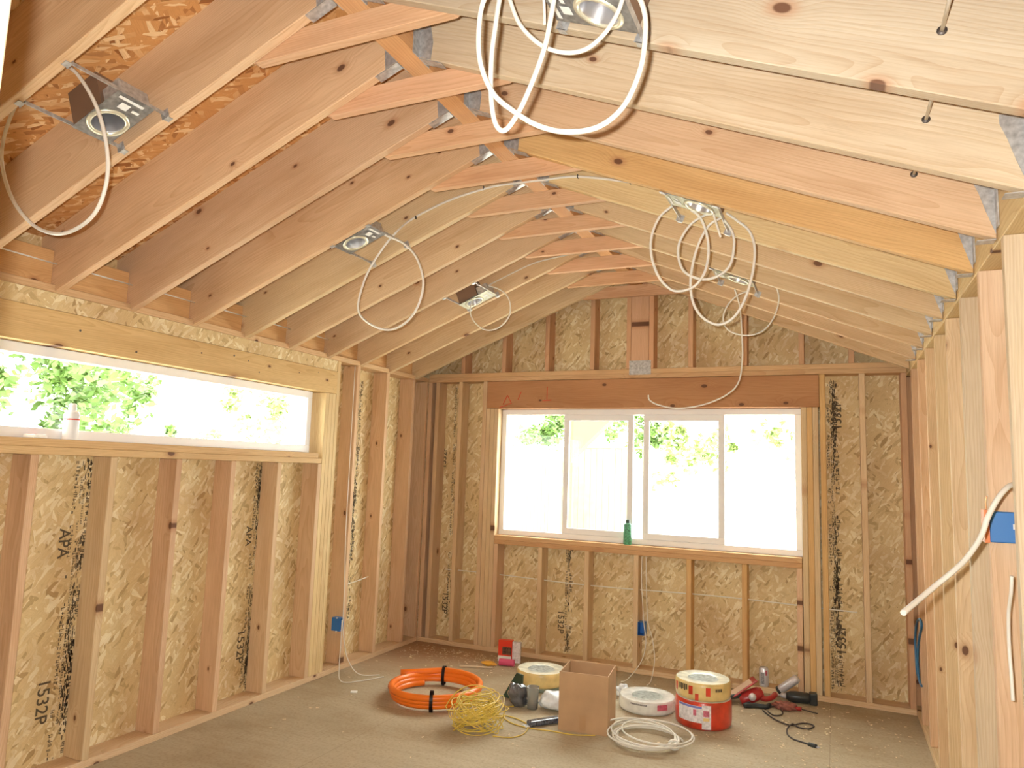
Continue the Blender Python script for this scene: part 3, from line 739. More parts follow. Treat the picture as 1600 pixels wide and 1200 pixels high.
# ================================================================== recessed lights
def frame_on_slope(x, y, side):
    """matrix: local x runs up the slope, local y along the room, local z up through the roof"""
    if side == 'L':
        ex = Vector((math.cos(ANG), 0, math.sin(ANG))); o = Vector((x, y, ZL+SL*x))
    else:
        ex = Vector((-math.cos(ANG), 0, math.sin(ANG))); o = Vector((x, y, ZL+SL*(W-x)-.009))
    ez = Vector((-ex.z*(1 if side == 'L' else -1), 0, abs(ex.x)))
    ey = ez.cross(ex)
    return Matrix(((ex.x, ey.x, ez.x, o.x), (ex.y, ey.y, ez.y, o.y), (ex.z, ey.z, ez.z, o.z), (0, 0, 0, 1)))
def downlight(x, y, side, ya, yb, label, platemat=GALV, lift=.004, bulb=False):
    """ya, yb: faces of the two rafters the hanger bars reach"""
    t = thing('recessed_light', label, 'recessed light', (0, 0, 0), 0, 'recessed light housings between rafters')
    M = frame_on_slope(x, y, side); t.matrix_world = M
    sy = 1 if side == 'L' else -1      # local y direction relative to world Y
    hx, hy = .125, .073
    # mounting plate with a round hole
    bm = bmesh.new(); n = 32; R = .058
    inner = [bm.verts.new((R*math.cos(2*PI*k/n)-.03, R*math.sin(2*PI*k/n), lift)) for k in range(n)]
    def sq(a):
        c, s = math.cos(a), math.sin(a); m = max(abs(c)/1.0, abs(s)/1.0); return c/m, s/m
    outer = []
    for k in range(n):
        u, v = sq(2*PI*k/n); outer.append(bm.verts.new((u*hx if u > -2 else 0, v*hy, lift)))
    for k in range(n): bm.faces.new((inner[k], inner[(k+1) % n], outer[(k+1) % n], outer[k]))
    bmesh.ops.solidify(bm, geom=list(bm.faces), thickness=.002)
    finish('mounting_plate', bm, platemat, t)
    C = Matrix.Translation((-.03, 0, 0))
    bm = bmesh.new(); lathe(bm, [(.057, .005), (.055, .01), (.055, .10), (.05, .125), (0, .13)], 28, C); lathe(bm, [(.0585, .135), (.0585, .006)], 28, C)
    finish('lamp_can', bm, ALU, t)
    bm = bmesh.new(); lathe(bm, [(.070, .003), (.070, -.001), (.060, -.003), (.054, -.001), (.054, .004)], 32, C); finish('trim_ring', bm, ZINC, t, smooth=True)
    bm = bmesh.new(); lathe(bm, [(0, .128), (.02, .126), (.022, .08), (.018, .078), (0, .078)], 16, C); finish('lamp_socket', bm, plain('socket_orange', (.6, .18, .08), .5) if bulb else BLACKP, t)
    # junction box and housing behind
    bm = bmesh.new(); box(bm, .035, -.06, lift+.004, .12, .06, .07); bevel(bm, .003); finish('junction_box', bm, GALV, t)
    bm = bmesh.new(); box(bm, -.118, -.068, .012, .031, .068, .15)
    # leave the can clear: only a four-sided shroud
    for f in [f for f in bm.faces if abs(f.normal.z) > .9]: pass
    bmesh.ops.delete(bm, geom=[f for f in bm.faces if f.calc_center_median().z < .013], context='FACES')
    finish('housing_box', bm, CANM, t)
    # labels on the plate
    bm = bmesh.new(); box(bm, .055, -.03, lift-.0028, .085, .005, lift-.0022); box(bm, .062, .02, lift-.0028, .074, .048, lift-.0022); box(bm, .098, -.055, lift-.0028, .110, .04, lift-.0022)
    finish('paper_labels', bm, PAPERW, t)
    # hanger bars
    for bx in (-hx+.004, hx-.004):
        ly0, ly1 = sorted(((ya-y)*sy, (yb-y)*sy))
        bm = bmesh.new(); box(bm, bx-.0015, ly0+.001, .006, bx+.0015, ly1-.001, .022)
        h = finish('hanger_bar', bm, GALV, t)
        for e, s in ((ly0, 1), (ly1, -1)):
            bm = bmesh.new()
            a, b = sorted((e+s*.001, e+s*.003)); box(bm, bx-.018, a, -.004, bx+.018, b, .03)
            a, b = sorted((e+s*.003, e-s*.02)); box(bm, bx-.012, a, -.0045, bx+.012, b, -.002)
            finish('bar_foot', bm, GALV, h)
    return t
def bay(k): return (YR+S*(k-1)+T, YR+S*k)   # faces of rafters k-1 and k bounding a bay
a, b = bay(0); downlight(1.055, 1.625, 'L', a, b, 'large recessed light housing at upper left with brown box behind')
a, b = bay(4); downlight(1.065, 3.085, 'L', a, b, 'recessed light midway along the left slope')
a, b = bay(7); downlight(1.065, 4.505, 'L', a, b, 'farthest recessed light on left slope, beside the dangling thin loop', ZINC)
a, b = bay(0); downlight(2.83, 1.64, 'R', a, b, 'nearest recessed light at top of view with reddish socket inside', bulb=True)
a, b = bay(4); downlight(2.84, 3.085, 'R', a, b, 'recessed light on right slope above three dangling cable loops', ZINC)
a, b = bay(7); downlight(2.86, 4.32, 'R', a, b, 'farthest recessed light on right slope', ZINC)

# ================================================================== cables
def pc(pts, Y, dy=0.0):
    n = len(pts); return [on(px, py, 'Y', Y + dy*i/max(1, n-1)) for i, (px, py) in enumerate(pts)]
G = 'white cables looped from the lights'
cable('light_cable', pc([(93, 97), (120, 115), (150, 165), (166, 225), (167, 280), (150, 330), (118, 358), (85, 365), (50, 350), (20, 312), (4, 262), (5, 220), (22, 170), (50, 125), (66, 108), (84, 95)], 1.50, .05), 'single big loop of white cable hanging from the upper left light', group=G, r=.0065)
cable('light_cable', pc([(872, -40), (862, 20), (852, 70), (835, 120), (812, 172), (790, 203), (775, 195), (768, 160), (767, 110), (772, 55), (790, -30)], 1.50, .0) + pc([(840, -45), (790, -35), (757, -2), (748, 50), (751, 100), (770, 145), (800, 172), (840, 196), (885, 206), (935, 198), (975, 165), (1000, 110), (1008, 60), (1007, 20), (992, -15), (960, -40)], 1.42, .12), 'thick double loop of white cable hanging in front at top centre', group=G, r=.0065)
cable('light_cable', pc([(790, -30), (800, 10), (815, 42), (845, 70), (880, 82), (915, 77), (945, 52), (965, 20), (975, -10)], 1.56), 'shallow white cable swag just below the nearest light', group=G, r=.0058)
cable('light_cable', pc([(846, -30), (850, 5), (851, 38)], 1.60), 'short white cable tail beside the nearest light', group=G, r=.004)
# slope-to-slope cable stapled along rafter 4
run = pc([(1040, 297), (1010, 290), (985, 285), (940, 279), (895, 276), (850, 281), (800, 287), (765, 293), (710, 310), (670, 328), (640, 345)], YR+S*4-.008)
loop2 = pc([(618, 364), (598, 388), (575, 425), (562, 462), (560, 485), (570, 500), (590, 512), (612, 515), (635, 503), (652, 480), (661, 450), (659, 425), (648, 398), (630, 380), (608, 370), (590, 362)], 3.27, -.08)
cable('light_cable', run+loop2, 'long white cable crossing under the collar ties into the left hanging loop', group=G, r=.0062)
for i, (px, py) in enumerate([(985, 285), (903, 276), (756, 294), (650, 340)]):
    p = on(px, py, 'Y', YR+S*4-.008); bm = bmesh.new(); box(bm, -.002, -.0095, -.009, .002, .006, .009); o = finish('cable_staple', bm, NAIL); o.location = p
    tag(o, 'dark staple on the crossing cable, %s from the right light' % ORD[i], 'staple', 'staples on the crossing cable')
run3 = pc([(1005, 384), (960, 388), (910, 394), (870, 402), (835, 411), (800, 427), (765, 445)], YR+S*7-.008)
loop3 = pc([(748, 456), (738, 470), (735, 490), (745, 507), (762, 516), (782, 510), (796, 492), (796, 470), (785, 455), (765, 447), (745, 446)], 4.53, -.05)
cable('light_cable', run3+loop3, 'thin white cable crossing farther back with a small dangling loop', group=G, r=.005)
cable('light_cable', pc([(1050, 322), (1030, 340), (1018, 370), (1018, 400), (1028, 430), (1045, 450), (1062, 455), (1085, 447), (1101, 425), (1107, 395), (1104, 365), (1094, 340), (1080, 328)], 3.16), 'leftmost loop of white cable below the right slope light', group=G, r=.006)
cable('light_cable', pc([(1118, 335), (1100, 337), (1078, 352), (1062, 378), (1060, 402), (1070, 425), (1095, 436), (1120, 432), (1140, 415), (1147, 385), (1144, 362), (1130, 342)], 3.20, .02), 'small middle loop of white cable below the right slope light', group=G, r=.006)
cable('light_cable', pc([(1128, 340), (1108, 352), (1092, 380), (1082, 415), (1079, 450), (1086, 480), (1103, 500), (1125, 507), (1148, 494), (1166, 462), (1177, 420), (1179, 385), (1170, 360), (1152, 345), (1135, 333)], 3.24, .02), 'largest loop of white cable below the right slope light', group=G, r=.006)
cable('light_cable', pc([(1112, 325), (1118, 345), (1126, 370)], 3.12), 'short white cable tail under the right slope light', group=G, r=.005)
cable('light_cable', pc([(1148, 452), (1156, 480), (1159, 520), (1160, 560), (1154, 597), (1135, 617), (1100, 632), (1060, 638), (1030, 633), (1015, 625), (1013, 617)], 4.42), 'long thin white cable dropping from farthest right light over the window header', group=G, r=.0045)
cable('light_cable', pc([(1168, 455), (1150, 463), (1135, 480), (1130, 500), (1140, 517), (1165, 524), (1190, 518), (1208, 498), (1217, 470), (1214, 450)], 4.42), 'thin dangling cable loop below the farthest right light', group=G, r=.0045)
# cable through the rafters on the right slope
for k, (a, b) in enumerate([((1479, -20), (1472, 47)), ((1457, 150), (1447, 186)), ((1430, 262), (1428, 272))]):
    Y0 = YR+S*k
    p1 = on(b[0], b[1], 'Y', Y0-.003); p0 = Vector((p1.x, Y0-S+T+.004, p1.z+.004))
    bm = bmesh.new(); tube(bm, [p0, (p0+p1)/2+Vector((0, 0, -.006)), p1], .0045, 8)
    tag(finish('cable_run', bm, CABLE), 'white cable drilled through the right rafters, %s bay from the lens' % ORD[k], 'cable', 'cable pieces between the right rafters')
    bm = bmesh.new(); lathe(bm, [(0, .0), (.011, 0), (.011, .0015), (0, .0015)], 14, Matrix.Translation((p1.x, Y0-.0008, p1.z)) @ Matrix.Rotation(PI/2, 4, 'X'))  # flat dark disc paints the shade inside the drilled cable hole
    tag(finish('hole_shade_disc', bm, NAIL), 'dark disc as shaded cable hole in the %s right rafter from the lens' % ORD[k], 'cable hole', 'cable holes in the right rafters')
# thick cable dangling from the right wall
cp = [dep(1590, 756, 2.17), dep(1578, 759, 2.12), dep(1562, 775, 2.10), dep(1545, 805, 2.09), dep(1533, 838, 2.08), dep(1512, 870, 2.06), dep(1490, 892, 2.04), dep(1462, 915, 2.02), dep(1437, 936, 1.98), dep(1411, 958, 1.92)]
cable('supply_cable', cp, 'thick off-white cable curving out of the right wall past the blue box', r=.0078)
cable('supply_cable', [on(1581, 900, 'X', W-.006), on(1580, 925, 'X', W-.008), on(1576, 960, 'X', W-.008), on(1577, 1010, 'X', W-.008), on(1580, 1050, 'X', W-.008), on(1583, 1095, 'X', W-.008)], 'slack white cable hanging down the nearest right stud', r=.005)
# horizontal feed through the end wall studs
hp = [Vector((x, D+.06, .625+.008*math.sin(x*3))) for x in [i*.22 for i in range(1, 17)]]
cable('feed_cable', hp, 'white cable threaded sideways through the end wall studs', r=.0045)
cable('feed_cable', [Vector((-.07, 4.62, .60)), Vector((-.07, 4.8, .612)), Vector((-.07, 4.96, .63))], 'short white cable between two left wall studs', r=.0045)
# ================================================================== electrical boxes
def ebox(loc, rotz, w_, h_, d_, label, open_mat=BLUED, lab=False, ring=None):
    t = thing('electrical_box', label, 'electrical box', loc, rotz, None)
    bm = bmesh.new(); th = .003     # local: opening faces -Y, stands along +Z, body towards +Y
    box(bm, 0, 0, 0, w_, d_, th); box(bm, 0, 0, h_-th, w_, d_, h_); box(bm, 0, 0, th, th, d_, h_-th); box(bm, w_-th, 0, th, w_, d_, h_-th); box(bm, th, d_-th, th, w_-th, d_, h_-th)
    bevel(bm, .001)
    finish('box_shell', bm, BLUE, t)
    if ring:
        bm = bmesh.new(); frame_rect(bm, 0, w_, 0, h_, .012, -.014, 0, 'Y'); finish('front_ring', bm, ring, t)
    bm = bmesh.new()
    for zz in (-.002, h_+.001): lathe(bm, [(0, .004), (.006, .004), (.006, -.004), (0, -.004)], 8, Matrix.Translation((-.004, d_*.35, zz)))
    finish('nail_lug', bm, PAPERW, t)
    if lab:
        bm = bmesh.new(); box(bm, w_, d_*.35, h_*.42, w_+.0008, d_*.9, h_*.60); finish('barcode_label', bm, PAPERW, t)
    return t
# left wall box: opening faces the room (+X); sits on the near face of the stud at y 4.567
t = ebox((.012, 4.566-.052, .290), PI/2, .05, .095, .075, 'small blue electrical box on a left wall stud beyond the window')
# end wall box on the right face of the middle short stud
t = ebox((1.979, D-.008, .290), 0, .052, .098, .075, 'blue electrical box on the middle stud below the sliding window')
# right wall box on the near face of the second stud from the lens
tb = thing('electrical_box', 'big blue electrical box with orange ring at the right edge', 'electrical box', (W, YRS+S-T, 1.345))
bm = bmesh.new(); d2 = .055
box(bm, -.010, -d2, 0, .105, -.001, .100); bevel(bm, .003); finish('box_shell', bm, BLUE, tb)
bm = bmesh.new(); box(bm, -.024, -d2-.004, -.002, -.0102, -.001, .104); finish('front_ring', bm, ORB, tb)
bm = bmesh.new(); box(bm, .055, -d2-.001, .045, .095, -d2, .062); finish('barcode_label', bm, PAPERW, tb)
bm = bmesh.new()
for zz in (.0, .1): lathe(bm, [(0, .003), (.007, .003), (.007, -.003), (0, -.003)], 8, Matrix.Translation((.070, -d2-.002, zz)))
finish('nail_lug', bm, PAPERW, tb)
bm = bmesh.new(); tube(bm, spline([Vector((-.012, -.03, .10)), Vector((-.014, -.031, .13)), Vector((-.010, -.031, .15))], 4), .002, 6); finish('copper_tail', bm, COPPER, tb)
# cables at the left box
cable('box_cable', [Vector((-.02, 4.555, 2.29)), Vector((-.015, 4.553, 1.5)), Vector((-.012, 4.553, 1.0)), Vector((.004, 4.55, .7)), Vector((.016, 4.545, .40)), Vector((.02, 4.54, .33)), Vector((.05, 4.53, .22)), Vector((.12, 4.50, .10)), Vector((.22, 4.50, .02)), Vector((.33, 4.60, .006))], 'thin white cable down the stud and out of the left blue box to the floor', r=.0035, group='thin cables at the boxes')
cable('box_cable', [Vector((.015, 4.535, .37)), Vector((.022, 4.525, .33)), Vector((.035, 4.51, .20)), Vector((.10, 4.42, .08)), Vector((.2, 4.32, .010)), Vector((.30, 4.42, .005)), Vector((.38, 4.58, .005))], 'second thin white cable tail from the left blue box curling on the floor', r=.0035, group='thin cables at the boxes')
cable('box_cable', [Vector((2.00, D+.02, .885)), Vector((2.005, D-.004, .7)), Vector((2.02, D-.012, .5)), Vector((2.03, D-.015, .38)), Vector((2.05, D-.03, .25)), Vector((2.03, D-.08, .12)), Vector((1.96, D-.20, .01)), Vector((1.93, D-.28, .005))], 'thin white cable falling past the end wall box to the floor, left strand', r=.0035, group='thin cables at the boxes')
cable('box_cable', [Vector((2.03, D+.03, .885)), Vector((2.045, D-.002, .6)), Vector((2.06, D-.012, .40)), Vector((2.10, D-.03, .28)), Vector((2.13, D-.08, .14)), Vector((2.13, D-.19, .02)), Vector((2.12, D-.28, .005))], 'thin white cable falling past the end wall box to the floor, right strand', r=.0035, group='thin cables at the boxes')
# blue tubing loop on the right wall
cable('blue_tubing', [on(px, py, 'X', W-.02) for px, py in [(1438, 1068), (1433, 1050), (1431, 1020), (1430, 995), (1433, 972), (1438, 968), (1440, 980), (1436, 1000), (1434, 1030), (1436, 1060), (1440, 1072)]], 'dark blue tubing loop hanging low on the right wall', 'tubing', .007, BLUET)

# ================================================================== things on the sills
t = thing('tube_bottle', 'white plastic bottle with red stripe standing on the left window sill', 'bottle', (-.045, 2.335, 1.601))
bm = bmesh.new(); lathe(bm, [(0, 0), (.033, 0), (.035, .004), (.035, .125), (.028, .14), (.016, .146), (.014, .15), (0, .15)], 24); finish('bottle_body', bm, VINYL, t)
bm = bmesh.new(); lathe(bm, [(.017, .145), (.017, .175), (.012, .18), (0, .18)], 20); finish('cap', bm, PAPERW, t)
bm = bmesh.new(); lathe(bm, [(.0356, .098), (.0358, .101), (.0356, .104)], 24); finish('red_stripe', bm, CRAYON, t)
t = thing('paper_packet', 'small white packet with a red mark lying on the left sill', 'packet', (-.05, 2.17, 1.601), .4)
bm = bmesh.new(); box(bm, -.03, -.045, 0, .03, .045, .018); bevel(bm, .005, 2); finish('packet_body', bm, PAPERW, t)
bm = bmesh.new(); box(bm, -.018, -.03, .0183, .018, .03, .019); finish('red_mark', bm, CRAYON, t)
t = thing('spray_can', 'green mottled can standing on the sliding window sill', 'can', (1.875, D+.045, .967))
bm = bmesh.new(); lathe(bm, [(0, 0), (.031, 0), (.033, .004), (.033, .150), (.030, .160), (.020, .168), (0, .168)], 28); finish('can_body', bm, GREEN, t)
bm = bmesh.new(); lathe(bm, [(.018, .166), (.018, .19), (.014, .194), (0, .194)], 20); finish('cap', bm, GREENC, t)

# ================================================================== floor: conduit coil, wire, box, reels, tools
def ring_path(c, R0, R1, z0, z1, turns, a0=0, n=40, wob=0.0, seed=0, ex=1.0):
    rnd = random.Random(seed); ph = [rnd.uniform(0, 6) for _ in range(4)]
    out = []
    N = int(n*abs(turns))
    for i in range(N+1):
        s = i/N; a = a0 + 2*PI*turns*s
        R = R0+(R1-R0)*s + wob*math.sin(a*.73+ph[0]) + wob*.6*math.sin(a*1.31+ph[1])
        z = z0+(z1-z0)*s + abs(wob)*.5*(math.sin(a*.9+ph[2])+1)*.5
        out.append(Vector((c[0]+R*math.cos(a)*ex, c[1]+R*math.sin(a), c[2]+z)))
    return out
t = thing('conduit_coil', 'coil of bright orange flexible conduit strapped with black tape', 'conduit coil', (.93, 4.37, 0))
def zz(a): return .023
pts = ring_path((0, 0, 0), .300, .272, .095, .023, -2.92, a0=PI*.60, n=44)
e0 = on(626, 1051, 'Z', .09)-Vector((.93, 4.37, 0)); pts = [e0, e0*.66+pts[0]*.34, e0*.3+pts[0]*.7] + pts
pts = spline(pts, 2)
bm = bmesh.new(); tube(bm, pts, .0215, 12); finish('conduit', bm, ORANGE, t)
for i, a in enumerate((PI*.60, -PI*.36)):
    bm = bmesh.new(); c, s = math.cos(a), math.sin(a)
    M = Matrix.Translation((.287*c, .287*s, .064)) @ Matrix.Rotation(a, 4, 'Z')
    # strap: flattened ring around the bundle
    P = []
    for k in range(24):
        q = 2*PI*k/24; P.append(M @ Vector((.050*math.cos(q), 0, .066*math.sin(q))))
    n = len(P); tang = M.to_3x3() @ Vector((0, 1, 0))
    A = [bm.verts.new(p-tang*.011) for p in P]; B = [bm.verts.new(p+tang*.011) for p in P]
    for k in range(n): bm.faces.new((A[k], A[(k+1) % n], B[(k+1) % n], B[k]))
    bmesh.ops.solidify(bm, geom=list(bm.faces), thickness=.0015)
    finish('tape_strap', bm, BLACK, t)
# yellow wire tangle
t = thing('yellow_wire_tangle', 'loose tangle of thin yellow wire in front of the orange coil', 'wire', (1.42, 4.02, 0))
rnd = random.Random(11); P = []
for i in range(30):
    tilt = Euler((rnd.uniform(-.75, .75), rnd.uniform(-.5, .5), rnd.uniform(0, 6)))
    R = rnd.uniform(.09, .165); c = Vector((rnd.uniform(-.03, .03), rnd.uniform(-.03, .03), .095+rnd.uniform(-.03, .03)))
    for k in range(10):
        q = 2*PI*k/10; v = Vector((R*math.cos(q), R*.9*math.sin(q), 0)); v.rotate(tilt)
        p = c+v; p.z = max(.004, min(p.z, .215)); P.append(p)
bm = bmesh.new(); tube(bm, spline(P, 3), .0032, 6); finish('wire', bm, YELW, t)
bm = bmesh.new()
def fl_(px, py, z=.004): return on(px, py, 'Z', z) - Vector((1.42, 4.02, 0))
tube(bm, spline([fl_(770, 1150), fl_(800, 1152), fl_(820, 1145), fl_(824, 1132), fl_(805, 1122), fl_(785, 1118), fl_(800, 1130), fl_(830, 1138), fl_(860, 1142), fl_(895, 1148), fl_(930, 1149)], 8), .0035, 6)
tube(bm, spline([fl_(790, 1104, .02), fl_(805, 1103), fl_(825, 1100), fl_(840, 1102)], 6), .0035, 6)
finish('loose_end', bm, YELW, t)
# cardboard box
fl0 = on(872, 1140, 'Z', 0); fr0 = on(949, 1151, 'Z', 0)
ang = math.atan2(fr0.y-fl0.y, fr0.x-fl0.x); bw = (fr0-fl0).length; bd = .30; bh = .335
t = thing('cardboard_box', 'open brown cardboard box standing in the middle of the floor clutter', 'box', (fl0.x, fl0.y, 0), ang)
bm = bmesh.new(); th = .005
box(bm, 0, 0, 0, bw, bd, th); box(bm, 0, 0, th, bw, th, bh); box(bm, 0, bd-th, th, bw, bd, bh-.006); box(bm, 0, th, th, th, bd-th, bh-.003); box(bm, bw-th, th, th, bw, bd-th, bh-.003)
finish('box_walls', bm, CARD, t)
bm = bmesh.new(); box(bm, bw*.43, -.0006, .012, bw*.56, -.0001, .10); finish('tape_strip', bm, TAPE, t)
# reels of wire: a lathe body with a flat wrapped top
def reel(name, label, loc, R, h, side, top, core, n=40, bands=()):
    t = thing(name, label, 'wire reel', loc)
    bm = bmesh.new(); lathe(bm, [(0, 0), (R*.93, 0), (R*.985, h*.08), (R, h*.25), (R, h*.75), (R*.985, h*.92), (R*.955, h*.985)], n); finish('wrapped_side', bm, side, t)
    bm = bmesh.new(); lathe(bm, [(R*.955, h*.985), (R*.90, h), (R*.62, h*.985), (R*.55, h*.93)], n); finish('top_face', bm, top, t)
    bm = bmesh.new(); lathe(bm, [(R*.55, h*.93), (R*.45, h*.90), (R*.2, h*.91), (0, h*.90)], n); finish('reel_core', bm, core, t)
    return t
def arc_label(parent, name, mat, R, a0, a1, z0, z1, n=10):
    bm = bmesh.new(); vs = [[bm.verts.new((R*math.cos(a0+(a1-a0)*i/n), R*math.sin(a0+(a1-a0)*i/n), z)) for z in (z0, z1)] for i in range(n+1)]
    for i in range(n): bm.faces.new((vs[i][0], vs[i+1][0], vs[i+1][1], vs[i][1]))
    return finish(name, bm, mat, parent)
WH = plain('printed_white_label', (0.80, 0.76, 0.78), 0.4, noise=.25, nscale=60)
PK = plain('pink_print', (0.62, 0.15, 0.22), 0.4, noise=.3, nscale=80)
BL = plain('blue_print', (0.20, 0.22, 0.55), 0.4)
DK = plain('dark_print', (0.05, 0.04, 0.03), 0.4)
YT = plain('yellow_white_wrap', (0.84, 0.82, 0.66), 0.3, noise=.3, nscale=18, bump=.4, coat=.6)
c0 = (2.615, 4.80)
t = reel('wire_reel', 'red wrapped wire reel at the bottom of the stack', (c0[0], c0[1], 0), .172, .165, RLAB, WRAP, GREYW)
va = math.atan2(CAM.y-c0[1], CAM.x-c0[0])
arc_label(t, 'paper_label', WH, .1735, va-1.0, va+.02, .045, .142)
arc_label(t, 'blue_line', BL, .1742, va-.98, va-.0, .128, .140)
arc_label(t, 'price_sticker', WH, .1750, va-.05, va+.26, .012, .150); arc_label(t, 'pink_patch', PK, .1758, va-.0, va+.2, .085, .12); arc_label(t, 'pale_patch', YLAB, .1758, va-.0, va+.2, .06, .078)
arc_label(t, 'brown_squiggle', PK, .1752, va-.35, va-.24, .085, .12)
t = reel('wire_reel', 'yellow labelled wire reel stacked on the red reel', (c0[0]-.004, c0[1]+.006, .1655), .170, .105, YLAB, YT, GREYW)
for a in (-1.25, -.52, .1): arc_label(t, 'red_patch', RLAB, .1712, va+a, va+a+.16, .035, .085)
arc_label(t, 'red_patch', RLAB, .1712, va-.28, va-.15, .005, .045)
# worn dark lettering block, unreadable
for i in range(6): arc_label(t, 'dark_print', DK, .1715, va-1.02+i*.075, va-1.02+i*.075+.045+.01*(i % 3), .05+.006*(i % 2), .088)
for i in range(4): arc_label(t, 'dark_print', DK, .1715, va+.45+i*.07, va+.45+i*.07+.05, .06, .078)
c1 = (2.235, 4.90)
t = reel('wire_coil', 'shrink wrapped coil of white cable beside the cardboard box', (c1[0], c1[1], 0), .185, .082, WRAP, WRAP, GREYW)
va1 = math.atan2(CAM.y-c1[1], CAM.x-c1[0])
arc_label(t, 'grey_print', plain('grey_print', (.35, .33, .33), .4, noise=.6, nscale=120), .1862, va1-.6, va1-.0, .060, .070); arc_label(t, 'red_print', PK, .1862, va1+.35, va1+.75, .035, .07)
c2 = (1.455, 4.96)
t = reel('wire_reel', 'yellow and white wrapped wire reel behind the cardboard box', (c2[0], c2[1], .03), .175, .10, YLAB, YT, GREYW)
t2 = reel('wire_reel', 'plain lower reel beneath the reel behind the box', (c2[0], c2[1], 0), .15, .029, plain('grey_green_reel', (.22, .26, .2), .4), WRAP, GREYW)
# loose coil of white cable in front
t = thing('cable_coil', 'loose coil of white cable lying on the floor before the box', 'cable coil', (2.375, 4.30, 0))
bm = bmesh.new()
tube(bm, ring_path((0, 0, 0), .20, .17, .006, .03, 3.0, a0=.4, wob=.014, seed=3), .0055, 6)
tube(bm, ring_path((.015, .03, .0), .22, .205, .03, .045, 2.2, a0=2.0, wob=.03, seed=5), .005, 6)
tube(bm, ring_path((-.02, .0, .0), .165, .215, .01, .05, 2.0, a0=3.0, wob=.02, seed=8), .005, 6)
finish('cable', bm, CABLE, t)
bm = bmesh.new(); tube(bm, [Vector((.17+.028*math.cos(q), -.06+.0*q, .03+.026*math.sin(q))) for q in [2*PI*k/14 for k in range(15)]], .006, 6); finish('cable_wrap', bm, CABLE, t)
# lumpy bags
def blob(name, mat, parent, c, s, seed, amp=.15, seg=24):
    rnd = random.Random(seed); bm = bmesh.new(); bmesh.ops.create_icosphere(bm, subdivisions=4, radius=1)
    ph = [(Vector((rnd.gauss(0, 1), rnd.gauss(0, 1), rnd.gauss(0, 1)))*rnd.uniform(1.5, 5), rnd.uniform(0, 6)) for _ in range(9)]
    for v in bm.verts:
        k = 1 + amp*sum(math.sin(v.co.dot(d)+p) for d, p in ph)/3
        q = v.co*k; v.co = Vector((c[0]+q.x*s[0], c[1]+q.y*s[1], max(c[2]+q.z*s[2], .001)))
    return finish(name, bm, mat, parent, smooth=True)
t = thing('plastic_bag', 'dark grey shiny plastic bag right of the yellow wire tangle', 'bag', (1.475, 4.50, 0))
blob('bag_body', BAGG, t, (0, 0, .065), (.07, .055, .085), 1)
t = thing('card_sleeve', 'dark green card leaning on the dark plastic bag', 'card', (1.40, 4.60, 0), -.2)
bm = bmesh.new(); prism(bm, [(-.09, 0), (.07, 0), (.07, .17), (.02, .175)], 0, .012); finish('card_body', bm, GREENC, t)
t = thing('clear_tub', 'grey clear plastic tub between dark bag and white bag', 'tub', (1.580, 4.50, 0))
bm = bmesh.new(); lathe(bm, [(0, .001), (.036, .001), (.042, .13), (.044, .134), (.040, .134), (.035, .01), (0, .01)], 24); finish('tub_body', bm, plain('smoky_plastic', (.45, .45, .42), .2, alpha=.55, coat=.5), t)
bm = bmesh.new(); lathe(bm, [(0, .012), (.034, .012), (.036, .05), (0, .06)], 16); finish('tub_contents', bm, GREYW, t)
t = thing('plastic_bag', 'white crumpled plastic bag tucked left of the cardboard box', 'bag', (1.715, 4.56, 0))
blob('bag_body', BAGW, t, (0, 0, .045), (.09, .07, .055), 4, .22)
t = thing('wire_nut_pack', 'dark clear pack of connectors on floor leaning at the cardboard box', 'pack', (1.76, 4.27, .0), math.radians(52))
bm = bmesh.new(); box(bm, -.12, -.028, .001, .115, .028, .034); bevel(bm, .012, 3); finish('pack_body', bm, plain('dark_speckled_pack', (.10, .11, .15), .2, noise=.8, nscale=90, coat=.8), t)
bm = bmesh.new(); box(bm, -.145, -.02, .004, -.118, .02, .010); finish('pack_header', bm, BAGW, t)
t = thing('red_pouch', 'small red pouch wedged behind the cardboard box', 'pouch', (1.80, 4.56, 0))
blob('pouch_body', RED, t, (.0, 0, .07), (.025, .03, .065), 9, .12)
t = thing('plastic_bag', 'small clear crumpled bag behind the box beside wrapped coil', 'bag', (2.03, 5.03, 0))
blob('bag_body', BAGW, t, (0, 0, .045), (.045, .04, .045), 14, .25)
# packages by the end wall
t = thing('hardware_package', 'red and white hardware package standing near the end wall', 'package', (.90, 5.42, 0), .15)
bm = bmesh.new(); box(bm, 0, 0, .001, .115, .05, .165); bevel(bm, .002); finish('package_body', bm, REDB, t)
bm = bmesh.new(); box(bm, .035, -.001, .055, .11, -.0002, .115); finish('picture_panel', bm, plain('brown_picture', (.16, .08, .05), .4, noise=.8, nscale=60), t)
bm = bmesh.new(); box(bm, .0, -.001, .002, .11, -.0002, .045); finish('white_band', bm, PAPERW, t)
t = thing('paper_leaflet', 'white printed leaflet leaning on the red package', 'leaflet', (1.02, 5.43, 0), .15)
bm = bmesh.new(); box(bm, 0, 0, .001, .065, .03, .16); finish('leaflet_body', bm, WH, t)
t = thing('tape_roll', 'pink roll lying in front of the red and white package', 'roll', (1.02, 5.33, .026), .2)
bm = bmesh.new(); lathe(bm, [(.012, -.06), (.025, -.06), (.026, -.05), (.026, .05), (.025, .06), (.012, .06), (.012, -.06)], 24, Matrix.Rotation(PI/2, 4, 'Y')); finish('roll_body', bm, PINK, t)
t = thing('work_glove', 'amber coloured glove-like bundle left of the pink roll', 'glove', (.89, 5.27, 0), .2)
blob('bundle_body', AMBER, t, (0, 0, .016), (.06, .035, .018), 21, .2)
